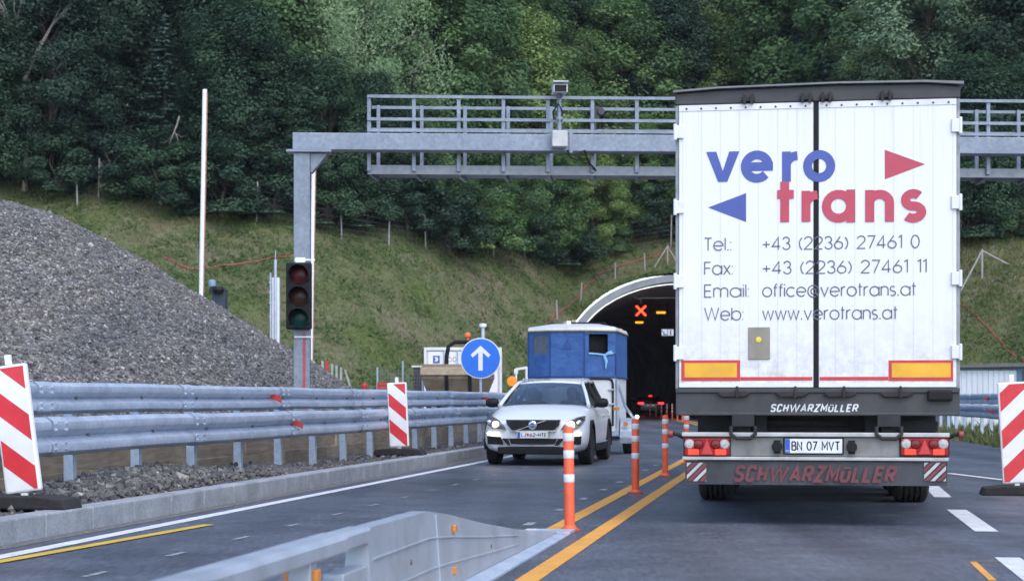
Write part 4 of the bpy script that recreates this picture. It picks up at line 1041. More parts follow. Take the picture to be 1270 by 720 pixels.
def car_cabin(t, paint):
    # lines of the cabin: cowl, header, rear header, tail
    def arcx(hw, y, z, bow, dip, n=9): return [(hw*q, y+bow*q*q, z-dip*q*q) for q in np.linspace(-1, 1, n)]
    cowl = arcx(.755, 1.24, 1.09, .22, .05); head_ = arcx(.585, 2.12, 1.465, .10, .03)
    mid = [[c_*(1-s)+h_*s + (0 if j != 2 else .035*math.sin(PI*s)) for j, (c_, h_) in enumerate(zip(a_, b_))] for s in (.33,) for a_, b_ in zip(cowl, head_)]
    mid2 = [[c_*(1-s)+h_*s + (0 if j != 2 else .035*math.sin(PI*s)) for j, (c_, h_) in enumerate(zip(a_, b_))] for s in (.67,) for a_, b_ in zip(cowl, head_)]
    grid_panel([cowl, mid, mid2, head_]).build('windscreen', m_glass, t, smooth=True)
    r1 = arcx(.585, 2.13, 1.475, .10, .03); r2 = arcx(.605, 2.8, 1.51, 0, .035); r3 = arcx(.595, 3.5, 1.495, 0, .035); r4 = arcx(.55, 4.15, 1.435, -.05, .03)
    rf = grid_panel([r1, r2, r3, r4]).build('roof', paint, t, smooth=True)
    so = rf.modifiers.new('th', 'SOLIDIFY'); so.thickness = .03; so.offset = -1
    tail = arcx(.70, 4.5, 1.03, -.08, .0)
    grid_panel([r4, tail]).build('rear_window', m_glass, t, smooth=True)
    for s in (-1, 1):
        xs = lambda x: s*x
        # side glass
        b = MB(); up = [(.595, 2.18, 1.43), (.61, 2.8, 1.462), (.605, 3.5, 1.452), (.56, 4.1, 1.40)]; lo = [(.84, 1.50, 1.045), (.84, 2.6, 1.04), (.83, 3.5, 1.045), (.765, 4.3, 1.04)]
        n = 4
        b.v = [(xs(x), y, z) for x, y, z in up]+[(xs(x), y, z) for x, y, z in lo]
        b.f = [[i, i+1, n+i+1, n+i] for i in range(3)]; b.mi = [0]*3; b.build('side_window', m_glass, t)
        b = MB(); b.tube([(xs(.815), 1.34, 1.035), (xs(.71), 1.76, 1.26), (xs(.60), 2.16, 1.45), (xs(.615), 2.8, 1.49), (xs(.605), 3.5, 1.48), (xs(.555), 4.15, 1.42), (xs(.74), 4.45, 1.0)], [.035, .032, .032, .03, .03, .04, .06], 8); b.build('pillar', paint, t, smooth=True)
        b = MB()
        for y in (2.75, 3.55): b = MB(); b.tube([(xs(.835), y, 1.0), (xs(.61), y+.02, 1.49)], [.045, .03], 8); b.build('door_pillar', m_black, t, smooth=True)
        b = MB(); b.tube([(xs(.555), 2.45, 1.505), (xs(.56), 2.55, 1.535), (xs(.56), 3.7, 1.525), (xs(.55), 3.9, 1.48)], .014, 6); b.build('roof_rail', m_galv, t, smooth=True)
        # mirror
        b = MB(); b.lathe([(0, -.13), (.05, -.12), (.085, -.06), (.09, .03), (.07, .10), (0, .125)], 14, (xs(1.01), 1.72, 1.09), 'X')
        b.tube([(xs(.86), 1.72, 1.03), (xs(.95), 1.72, 1.05)], .035, 8); b.build('door_mirror', m_black, t, smooth=True)
        # door handles, sill cladding
        for y in (2.65, 3.45):
            b = MB(); b.box(min(xs(.925), xs(.955)), max(xs(.925), xs(.955)), y, y+.2, .845, .875); b.build('handle', paint, t, bevel=.01)
        b = MB(); b.box(min(xs(.90), xs(.945)), max(xs(.90), xs(.945)), 1.34, 3.24, .22, .36); b.build('sill_cladding', m_black, t, bevel=.03)
        b = MB(); b.box(min(xs(.944), xs(.95)), max(xs(.944), xs(.95)), 1.42, 3.2, .365, .385); b.build('sill_trim', m_galv, t)
        for y in (.90, 3.68):
            b = MB(); n = 20
            for k in range(n):
                a0, a1 = R(-12)+R(204)*k/n, R(-12)+R(204)*(k+1)/n
                pts = []
                for aa in (a0, a1):
                    for rr, xx in ((.372, .90), (.372, .952), (.43, .947), (.43, .90)): pts.append((xs(xx), y+rr*math.cos(aa), .36+rr*math.sin(aa)))
                b.add(pts, [(0, 1, 5, 4), (1, 2, 6, 5), (2, 3, 7, 6)])
            b.build('wheel_arch_cladding', m_black, t, smooth=True)
def car_wheels(t):
    for y in (.90, 3.68):
        for s in (-1, 1):
            c = (s*.82, y, .345)
            w = tyre_mb(.345, .235, .235, c).build('tyre', m_rubber, t, smooth=True)
            rim_mb(.235, .235, c, 5, s).build('rim', mat('alloy', (.35, .36, .38), .35, .7, lin_=True), w)
    b = MB(); b.box(-.70, .70, .45, 4.2, .22, .42); b.box(-.86, .86, 1.3, 3.2, .22, .28); b.build('underbody', m_black, t)
def interior(t):
    b = MB(); b.box(-.8, .8, 1.3, 4.3, .30, .34); b.build('cabin_floor', m_black, t)
    b = MB(); b.prismx([(1.36, .6), (1.36, .985), (1.7, 1.0), (1.85, .93), (1.85, .6)], -.74, .74); b.build('dashboard', m_black, t, bevel=.03)
    for s in (-1, 1):
        b = MB(); b.prismx([(2.05, .34), (2.05, .52), (2.5, .5), (2.72, 1.1), (2.82, 1.08), (2.66, .34)], s*.37-.24, s*.37+.24); b.box(s*.37-.12, s*.37+.12, 2.76, 2.85, 1.12, 1.30); b.build('seat', m_dkgrey, t, bevel=.04)
    b = MB(); b.prismx([(3.0, .34), (3.0, .52), (3.45, .5), (3.7, 1.05), (3.8, 1.03), (3.7, .34)], -.66, .66); b.build('rear_seat', m_dkgrey, t, bevel=.04)
    b = MB(); b.lathe([(.165, -.012), (.18, 0), (.165, .012)], 20, (0, 0, 0), 'Y'); 
    b.v = [(x+.37, y+1.93+.3*z, z+.93) for x, y, z in b.v]; b.build('steering_wheel', m_black, t)
    b = MB(); b.box(-.12, .12, 2.0, 2.03, 1.36, 1.42); b.build('rear_mirror', m_black, t, bevel=.01)
def white_car():
    fr = Frame(.365, 30.75, A); t = thing('estate_car', 'white estate car with lit headlights towing the blue-topped trailer', 'car', fr.o, -A)
    paint = mat('white car paint', (.62, .64, .67), .25, var=.03, scale=2, lin_=True, coat=.25)
    body = car_body(t, paint); car_cabin(t, paint); car_wheels(t); interior(t)
    # grille
    b = MB(); b.prism([(-.48, .80), (.48, .80), (.45, .71), (.34, .605), (-.34, .605), (-.45, .71)], -.035, .06); g = b.build('grille', mat('grille black', (.008, .008, .009), .6, lin_=True), t, bevel=.01)
    b = MB()
    for x in np.linspace(-.38, .38, 9): b.box(x-.006, x+.006, -.045, -.036, .625, .77)
    for zz in (.655, .69, .725, .76): b.box(-.40, .40, -.043, -.037, zz-.004, zz+.004)
    b.build('grille_mesh', m_black, g)
    chrome = mat('chrome', (.7, .71, .73), .15, .9, lin_=True)
    b = MB(); b.prism([(-.30, .615), (-.27, .615), (.25, .79), (.21, .79)], -.056, -.047); b.build('diagonal_bar', chrome, g)
    b = MB(); b.lathe([(0, -.068), (.055, -.066), (.075, -.05)], 24, (0, 0, .705), 'Y'); em = b.build('emblem', chrome, g, smooth=True)
    b = MB(); b.lathe([(0, -.0745), (.045, -.074), (.045, -.069)], 24, (0, 0, .705), 'Y'); b.build('emblem_disc', mat('emblem blue', (.03, .05, .2), .3, lin_=True), em)
    b = MB(); b.box(-.065, .065, -.077, -.0746, .693, .717); b.build('emblem_band', mat('emblem band', (.05, .07, .3), .3, lin_=True), em)
    font_mesh('VOLVO', -.055, .055, .697, .713, -.0775, 'emblem_lettering', m_white, em)
    b = MB(); b.prism([(-.40, .615), (.40, .615), (.40, .60), (-.40, .60)], -.04, .03); b.build('grille_lip', chrome, g)
    # lower intake, bumper trims
    b = MB(); b.prism([(-.54, .475), (.54, .475), (.44, .36), (-.44, .36)], -.034, .1); b.build('lower_intake', m_black, t, bevel=.01)
    b = MB(); b.tube([(-.56, .02, .46), (-.42, -.03, .455), (-.38, -.045, .36), (.38, -.045, .36), (.42, -.03, .455), (.56, .02, .46)], .012, 6); b.build('intake_trim', chrome, t, smooth=True)
    b = MB(); b.prismx([(-.045, .335), (-.05, .35), (.05, .355), (.1, .33)], -.45, .45); b.build('skid_plate', m_galv, t, bevel=.006)
    b = MB(); b.prismx([(-.03, .20), (-.038, .332), (.2, .32), (.2, .2)], -.62, .62); b.build('lower_bumper', m_black, t, bevel=.02)
    m_hl = mat('lit headlamp', (.8, .8, .8), .2, lin_=True, emit=(255, 232, 190), estr=7)
    m_drl = mat('running light', (.8, .8, .8), .2, lin_=True, emit=(255, 250, 235), estr=2.0)
    for s in (-1, 1):
        # swept headlamp following the nose curve
        pts = [(.50, -.02, .635), (.55, -.02, .71), (.66, .04, .785), (.80, .19, .845), (.875, .38, .865), (.875, .34, .79), (.81, .12, .695), (.70, .0, .645)]
        b = MB(); v0 = [(s*x, y-.012, z) for x, y, z in pts]; v1 = [(s*x*.93, y+.11, z) for x, y, z in pts]; n = len(pts)
        b.add(v0+v1, [tuple(range(n))]+[(i, (i+1) % n, n+(i+1) % n, n+i) for i in range(n)])
        hl = b.build('headlight', mat('headlamp interior', (.16, .16, .165), .25, .5, lin_=True, coat=.3), t)
        b = MB(); b.lathe([(0, -.06), (.042, -.05), (.055, -.0)], 18, (s*.665, .022, .715), 'Y'); b.build('lit_bulb', m_hl, hl, smooth=True)
        b = MB(); b.lathe([(0, -.03), (.035, -.02), (.045, -.0)], 14, (s*.79, .12, .755), 'Y'); b.build('outer_reflector', chrome, hl, smooth=True)
        b = MB(); b.prism([(s*.575, .50), (s*.83, .515), (s*.82, .37), (s*.52, .37)][::s], .0, .2)
        b.v = [(x, y+max(0, (abs(x)-.6))*.5-.01, z) for x, y, z in b.v]; fg = b.build('fog_recess', m_black, t, bevel=.01)
        b = MB(); b.prism([(s*.60, .545), (s*.83, .575), (s*.82, .535), (s*.62, .515)][::s], -.02, .05)
        b.v = [(x, y+max(0, (abs(x)-.6))*.5-.012, z) for x, y, z in b.v]; b.build('running_lamp', m_drl, fg, bevel=.006)
    b = MB(); b.box(-.275, .275, -.06, -.035, .475, .60); pl = b.build('licence_plate', mat('plate frame green', (.35, .45, .35), .4, lin_=True), t, bevel=.006)
    b = MB(); b.box(-.262, .262, -.065, -.0605, .485, .59); b.build('plate_face', MATS['plate white'], pl)
    b = MB(); b.box(-.26, -.215, -.068, -.0652, .487, .588); b.build('blue_band', MATS['plate blue'], pl)
    stroke_text('LJ', -.195, -.115, .505, .572, -.066, 'plate_lettering', m_black, pl, .011)
    stroke_text('62-HTE', -.055, .25, .505, .572, -.066, 'plate_lettering', m_black, pl, .011)
    b = MB(); b.flat([(-.105, .565), (-.065, .565), (-.065, .53), (-.085, .51), (-.105, .53)], -.0685); b.build('plate_crest', m_red, pl)
    return t, fr
wcar, wfr = white_car()

# people in the car (car frame: x .37 is the driver, as seen at the right of the windscreen)
def person(x, label, shirt, hair, hairlen):
    o0 = wfr.o + wfr.r*x + wfr.d*2.42
    J = {'pel': (0, .08, .62), 'abd': (0, .10, .80), 'che': (0, .10, .98), 'nk': (0, .06, 1.13), 'hd': (0, .03, 1.21), 'crown': (0, .02, 1.36),
         'sl': (-.19, .09, 1.06), 'el': (-.25, -.10, .86), 'hl': (-.12, -.34, .93), 'sr': (.19, .09, 1.06), 'er': (.25, -.10, .86), 'hr': (.12, -.34, .93),
         'tl': (-.11, .0, .60), 'kl': (-.13, -.42, .66), 'fl': (-.13, -.62, .40), 'tr': (.11, .0, .60), 'kr': (.13, -.42, .66), 'fr': (.13, -.62, .40)}
    rad = {'pel': .16, 'abd': .15, 'che': .16, 'nk': .058, 'hd': .088, 'crown': .07, 'sl': .07, 'el': .048, 'hl': .035, 'sr': .07, 'er': .048, 'hr': .035, 'tl': .085, 'kl': .06, 'fl': .045, 'tr': .085, 'kr': .06, 'fr': .045}
    E = [('pel', 'abd'), ('abd', 'che'), ('che', 'nk'), ('nk', 'hd'), ('hd', 'crown'), ('che', 'sl'), ('sl', 'el'), ('el', 'hl'), ('che', 'sr'), ('sr', 'er'), ('er', 'hr'), ('pel', 'tl'), ('tl', 'kl'), ('kl', 'fl'), ('pel', 'tr'), ('tr', 'kr'), ('kr', 'fr')]
    ks = list(J); me = bpy.data.meshes.new('person'); me.from_pydata([J[k] for k in ks], [(ks.index(a), ks.index(b)) for a, b in E], [])
    o = bpy.data.objects.new('tmp', me); COL.objects.link(o); sk = o.modifiers.new('skin', 'SKIN'); sk.use_smooth_shade = True
    for i, k in enumerate(ks): me.skin_vertices[0].data[i].radius = (rad[k], rad[k]); me.skin_vertices[0].data[i].use_root = (k == 'pel')
    su = o.modifiers.new('s', 'SUBSURF'); su.levels = 2; su.render_levels = 2
    body = evaluated(o); bpy.data.objects.remove(o)
    body.materials.clear(); body.materials.append(shirt); body.materials.append(mat('skin', (.42, .24, .18), .6, var=.06, lin_=True)); body.materials.append(mat('dark trousers', (.04, .045, .06), .8, lin_=True))
    for pgn in body.polygons:
        c = pgn.center; pgn.use_smooth = True
        pgn.material_index = 1 if (c.z > 1.10 and abs(c.x) < .12) or (c.y < -.24 and c.z > .84) else (2 if c.z < .68 else 0)
    bm = bmesh.new(); bm.from_mesh(body)                                     # nose and brow from the head's own surface
    for v in bm.verts:
        if v.co.z > 1.18 and v.co.y < -.03 and abs(v.co.x) < .03: v.co.y -= .022*max(0, 1-abs(v.co.z-1.255)/.05)
    bm.to_mesh(body); bm.free(); body.name = 'person'
    pr = mesh_obj('person', body); pr.location = o0; pr.rotation_euler = (0, 0, -A); tag(pr, label, 'person')
    b = MB()
    for k in range(9):
        pass
    n = 16; prof = [(.0, .105), (.055, .095), (.09, .06), (.1, .01), (.095, -.04-hairlen)]
    for r_, h_ in prof:
        for j in range(n):
            t_ = 2*PI*j/n; yb = r_*math.sin(t_)
            zz_ = h_ if math.sin(t_) > -.35 or h_ > .04 else .045
            b.v.append((r_*math.cos(t_), .035+yb*1.05, 1.285+zz_))
    for i in range(len(prof)-1):
        for j in range(n): b.f.append([i*n+j, i*n+(j+1) % n, (i+1)*n+(j+1) % n, (i+1)*n+j]); b.mi.append(0)
    b.build('hair', hair, pr, smooth=True)
person(.37, 'driver of the white car, seated at the right side of the windscreen', mat('plum shirt', (.16, .06, .09), .8, lin_=True), mat('brown hair', (.05, .03, .02), .7, lin_=True), .03)
person(-.37, 'passenger in the white car, seated at the left side of the windscreen', mat('grey shirt', (.18, .19, .21), .8, lin_=True), mat('grey hair', (.15, .14, .13), .7, lin_=True), .02)

# ------------------------------------------------------------------ trailer with blue tarpaulin hood
def trailer():
    fr = Frame(at(707, 0, 36.75).x, 36.75, A); pz = fr.pix
    t = thing('box_trailer', 'white box trailer with a blue tarpaulin hood behind the white car', 'trailer', fr.o, -A)
    W = .92; zt = pz(707, 410)[1]; zm = pz(707, 466)[1]
    nose = [(-W, .32), (-.42, .02), (.30, .0), (W, .30), (W, 2.75), (-W, 2.75)]
    def shell(b, z0, z1, sag=0, inset=0, seg=1):
        n = len(nose); k = len(b.v)
        for j in range(seg+1):
            zz = z0+(z1-z0)*j/seg
            for x, y in nose: b.v.append((x*(1-inset), y, zz))
        for j in range(seg):
            for i in range(n): b.f.append([k+j*n+i, k+j*n+(i+1) % n, k+(j+1)*n+(i+1) % n, k+(j+1)*n+i]); b.mi.append(b.cur)
        return k
    b = MB(); k = shell(b, .48, zm-.01, inset=.02); b.f.append([k+i for i in range(6)][::-1]); b.mi.append(0); b.f.append([k+6+i for i in range(6)]); b.mi.append(0)
    b.build('trailer_body', m_white_dirty, t, bevel=.02)
    # tarp walls as facets with window openings framed in
    tarp = MB()
    ns = nose
    def wall(i, holes):
        (x0, y0), (x1, y1) = ns[i], ns[(i+1) % 6]
        q = lambda s, z: (x0+(x1-x0)*s, y0+(y1-y0)*s, z)
        ss = [0]+sorted({h for ho_ in holes for h in ho_[:2]})+[1]; zs = [zm-.03]+sorted({h for ho_ in holes for h in ho_[2:]})+[zt]
        for a_, c_ in zip(ss, ss[1:]):
            for d_, e_ in zip(zs, zs[1:]):
                if any(h[0] <= a_+1e-6 and c_ <= h[1]+1e-6 and h[2] <= d_+1e-6 and e_ <= h[3]+1e-6 for h in holes): continue
                tarp.add([q(a_, d_), q(c_, d_), q(c_, e_), q(a_, e_)], [(0, 1, 2, 3)])
    zz0, zz1 = pz(0, 441)[1], pz(0, 419)[1]
    wall(0, [(.22, .92, zz0, zz1)]); wall(1, []); wall(2, [(.14, .74, zz0, zz1+.02)]); wall(3, []); wall(4, []); wall(5, [])
    to = tarp.build('tarpaulin_hood', m_blue_tarp, t)
    so = to.modifiers.new('th', 'SOLIDIFY'); so.thickness = .02; so.offset = -1
    (x0, y0), (x1, y1) = nose[0], nose[1]
    b = MB(); q = lambda s, z, d=.02: (x0+(x1-x0)*s, y0+(y1-y0)*s+d, z)
    b.add([q(.2, zz0-.01), q(.94, zz0-.01), q(.94, zz1+.01), q(.2, zz1+.01)], [(0, 1, 2, 3)]); b.build('window_net', mat('grey window net', (.10, .115, .16), .7, var=.4, scale=40, lin_=True), to)
    (x0, y0), (x1, y1) = nose[2], nose[3]
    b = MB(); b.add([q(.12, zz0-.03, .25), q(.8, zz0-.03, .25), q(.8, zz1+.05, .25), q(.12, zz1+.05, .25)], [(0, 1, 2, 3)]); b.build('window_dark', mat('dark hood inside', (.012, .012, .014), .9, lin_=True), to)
    b = MB(); b.tube([q(.14, zz0, -.02), q(.4, zz0-.01, -.03), q(.66, zz0-.03, -.04), q(.92, zz0+.01, -.03)], .02, 6)
    b.tube([q(.62, zz0-.02, -.03), q(.70, zz0-.15, -.04), q(.68, zz0-.32, -.03)], [.03, .035, .012], 6); b.tube([q(.7, zz0-.02, -.03), q(.8, zz0+.02, -.05), q(.88, zz0+.05, -.04)], [.03, .03, .01], 6)
    b.build('tied_ribbon', mat('pale blue ribbon', (.25, .5, .72), .6, lin_=True), to, smooth=True)
    b = MB(); b.flat([(-.18, pz(0, 436)[1]), (.04, pz(0, 436)[1]), (-.06, pz(0, 424)[1])], -.008); b.v = [(x, y+.0, z) for x, y, z in b.v]; b.build('flap_patch', mat('darker blue patch', (.02, .07, .25), .6, lin_=True), to)
    # seams and hem
    b = MB()
    for i in (0, 1, 2, 3):
        x, y = nose[i]; b.cyl((x, y-.01, zm-.03), (x, y-.01, zt), .014, 6)
    b.tube([(x*1.005, y-.012, zm-.02) for x, y in nose[:5]], .022, 6); b.build('hood_seam', mat('seam blue', (.015, .05, .2), .6, lin_=True), to)
    # roof sheet, slightly crowned
    b = MB(); n = 6; k = len(b.v)
    for sc, h in ((1.02, 0), (.99, .085), (.55, .17)):
        for x, y in nose: b.v.append((x*sc, 1.3+(y-1.3)*sc, zt+h))
    b.v.append((0, 1.3, zt+.19))
    for j in range(2):
        for i in range(n): b.f.append([j*n+i, j*n+(i+1) % n, (j+1)*n+(i+1) % n, (j+1)*n+i]); b.mi.append(0)
    for i in range(n): b.f.append([2*n+i, 2*n+(i+1) % n, 3*n]); b.mi.append(0)
    b.build('roof_sheet', m_white_dirty, t, smooth=True)
    b = MB(); b.tube([(x*1.02, 1.3+(y-1.3)*1.02, zt+.0) for x, y in nose+nose[:1]], .018, 6); b.build('roof_edge', mat('ochre edging', (.28, .22, .08), .6, lin_=True), t)
    # door with dark rubber frame on the right front facet
    (x0, y0), (x1, y1) = nose[2], nose[3]
    qd = lambda s, z, d: (x0*.98+(x1-x0)*.98*s, y0+(y1-y0)*s-d, z)
    z0, z1 = .62, zm-.05
    loop = [(.12, z0), (.12, z1-.12), (.16, z1-.03), (.26, z1), (.78, z1), (.9, z1-.03), (.94, z1-.12), (.94, z0)]
    b = MB(); b.tube([qd(s, z, .03) for s, z in loop+loop[:1]], .028, 6); dr = b.build('door_frame', m_rubber, t, smooth=True)
    b = MB(); b.add([qd(s, z, .012) for s, z in loop], [tuple(range(len(loop)))]); b.build('door_panel', m_white_dirty, dr)
    b = MB(); b.tube([qd(.8, 1.05, .05), qd(1.0, 1.05, .06)], .02, 6); b.tube([qd(.8, 1.35, .05), qd(1.0, 1.35, .06)], .02, 6); b.build('door_hinge', m_galv, dr)
    # struts, fenders, wheels, drawbar
    b = MB()
    for zz_, yb in ((1.5, .45), (1.45, .75)): b.tube([(W+.02, yb, zz_), (W+.14, yb+.3, 1.0), (W+.34, yb+.75, .66)], .022, 6)
    b.cyl((W+.03, .35, .5), (W+.03, .35, 1.55), .03, 8); b.build('side_strut', m_galv, t, smooth=True)
    for s in (-1, 1):
        b = MB(); n = 12; pr = [(1.35+.42*math.cos(R(200-220*k/n)), .36+.40*math.sin(R(200-220*k/n))) for k in range(n+1)]
        b.prismx(pr+[(y*.93+1.35*.07, z*.93+.02) for y, z in pr[::-1]], *sorted((s*(W+.02), s*(W+.30)))); b.build('mudguard', m_galv, t)
        w = tyre_mb(.32, .2, .19, (s*(W+.16), 1.35, .32)).build('tyre', m_rubber, t, smooth=True)
        rim_mb(.19, .2, (s*(W+.16), 1.35, .32), 5, s).build('rim', MATS['alloy'], w)
    b = MB(); b.box(W-.02, W+.1, -.02, .06, .93, 1.0); b.build('side_lamp', m_amber, t, bevel=.01)
    b = MB(); b.box(W+.1, W+.2, .85, .93, .60, .68); b.build('side_lamp', m_amber, t, bevel=.01)
    b = MB(); b.lathe([(0, -.03), (.04, -.02), (.04, .03)], 10, (W+.38, 1.0, .78), 'Y'); b.build('position_lamp', mat('lit position lamp', (.7, .7, .7), .3, lin_=True, emit=(255, 245, 220), estr=2.5), t)
    b = MB(); b.cyl((-.02, -1.2, .45), (-.02, .3, .45), .04, 8); b.box(-W, W, .3, 2.7, .40, .48); b.cyl((-1.05, 1.35, .32), (1.05, 1.35, .32), .04, 8); b.build('drawbar', m_galv, t)
    b = MB(); b.box(-.1, .62, .9, 1.3, zt+.18, zt+.215); b.build('roof_hatch', m_black, t)
trailer()

# dark car far inside the tunnel
def tunnel_car():
    c = at(799.5, 495, 124); t = thing('saloon_car', 'dark car with glowing red tail lights inside the tunnel', 'car', (c.x, c.y, 0), PI-R(-1))
    paint = mat('dark car paint', (.015, .016, .02), .3, lin_=True, coat=.5)
    car_body(t, paint); car_cabin(t, paint); car_wheels(t)
    for s in (-1, 1):
        b = MB(); b.box(min(s*.5, s*.86), max(s*.5, s*.86), 4.52, 4.66, .84, .95); b.build('tail_light', mat('lit tail light', (.6, .02, .02), .3, lin_=True, emit=(255, 25, 35), estr=4), t, bevel=.02)
    b = MB(); b.box(-.26, .26, 4.63, 4.66, .70, .81); b.build('licence_plate', mat('dim plate', (.3, .3, .3), .5, lin_=True, emit=(200, 200, 190), estr=.08), t)
    b = MB(); b.box(-.09, .09, 4.2, 4.24, 1.38, 1.42); b.build('brake_light', MATS['lit tail light'], t)
tunnel_car()

# ------------------------------------------------------------------ orange posts
def post_proto():
    t = thing('delineator_post', '', 'delineator post', P(-1.97, 15.3), -A)
    h = .92; r = .046
    b = MB(); b.lathe([(.075, 0), (.072, .018), (r, .05), (r, h-.03), (r*.8, h-.006), (0, h)], 18); b.build('post_body', m_orange_pl, t, smooth=True)
    for z in (.46, .67, .82): 
        b = MB(); b.lathe([(r+.0006, z-.035), (r+.003, z-.03), (r+.003, z+.03), (r+.0006, z+.035)], 18); b.build('reflective_band', m_reflect, t, smooth=True)
    b = MB(); b.lathe([(.10, 0), (.10, .012), (.076, .022)], 18); b.build('foot', mat('dark orange rubber', (.38, .06, .03), .7, lin_=True), t, smooth=True)
    return t
pp = post_proto()
GP = 'orange delineator posts between the two lanes'
labs = ['orange post with white bands nearest the camera, just past the sloped barrier end', 'second orange banded post from the camera, right of the white car', 'third orange banded post, by the tail of the orange lines near the truck', 'orange banded post close to the truck bumper, fourth in line']
for i, v in enumerate([15.45, 21.7, 26.6, 31.8]):
    lean = (random.uniform(-.012, .012), random.uniform(-.015, .015), -A)
    if i == 0: pp.location = P(-1.98, v); pp.rotation_euler = lean; pp['label'] = labs[0]; pp['group'] = GP
    else: dup(pp, P(-1.97, v), rot=lean, label=labs[i], group=GP)
for k in range(4): dup(pp, P(-1.97, 37+5.3*k), rz=head(50), label='orange banded post in the line hidden beyond the truck tail', group=GP)
for k in range(13):
    v = 92+3.6*k
    dup(pp, P(-1.97, v), rz=head(v), label='small far orange post in the curved row leading into the tunnel', group=GP)

# ------------------------------------------------------------------ red-and-white marker boards
def marker(loc, rz, lab, up, tilt, h=1.1, w=.33):
    t = thing('marker_board', lab, 'marker board', loc, rz, 'red-and-white marker boards along the road')
    t.rotation_euler = (0, 0, rz)
    M = Matrix.Rotation(tilt, 4, 'Y')
    def bld(b, *a, **k):
        b.v = [tuple(M @ Vector(q)) for q in b.v]; return b.build(*a, **k)
    z0 = .14; z1 = z0+h; x0, x1 = -w/2, w/2
    b = MB(); b.box(x0, x1, -.035, .035, z0, z1); bd = bld(b, 'board', m_white, t, bevel=.02)
    e = .022; st = MB(); pitch = .45; red = .225
    for k in range(-3, 5):
        zb = z0+e+k*pitch+(.08 if up else .10)
        s = 1 if up else -1
        pl = clip([(x0, zb-s*w*.45), (x1, zb+s*w*.45), (x1, zb+s*w*.45+red), (x0, zb-s*w*.45+red)], x0+e, x1-e, z0+e, z1-e)
        if len(pl) > 2: st.flat(pl, -.0375)
    bld(st, 'red_stripes', mat('red reflective film', (.58, .03, .04), .4, var=.1, lin_=True), bd)
    b = MB(); b.box(-.03, .03, -.02, .02, .06, z0-.002); bld(b, 'stem', m_white, t, bevel=.006); b = MB(); b.box(-.028, .028, -.02, .02, z1+.002, z1+.09); bld(b, 'handle', m_white, t, bevel=.006)
    b = MB(); b.prism([(-.44, 0), (.44, 0), (.40, .09), (.18, .115), (-.18, .115), (-.40, .09)], -.20, .20); b.build('foot', m_rubber, t, bevel=.015)
    return t
c = at(40, 0, 15.6)
marker((at(33, 0, 15.5).x, 15.5, .20), -A, 'leaning red-and-white striped board at the left edge, in front of the guardrail', False, R(-7.5), 1.12, .33)
marker((at(496, 0, 30.4).x, 30.4, .20), -A, 'red-and-white striped board on the kerb beside the white car', False, R(-2.5), 1.10, .34)
marker((at(1262, 0, 21.4).x, 21.4, .0), -A, 'red-and-white striped board at the right edge, right of the truck', True, R(-3), 1.22, .34)

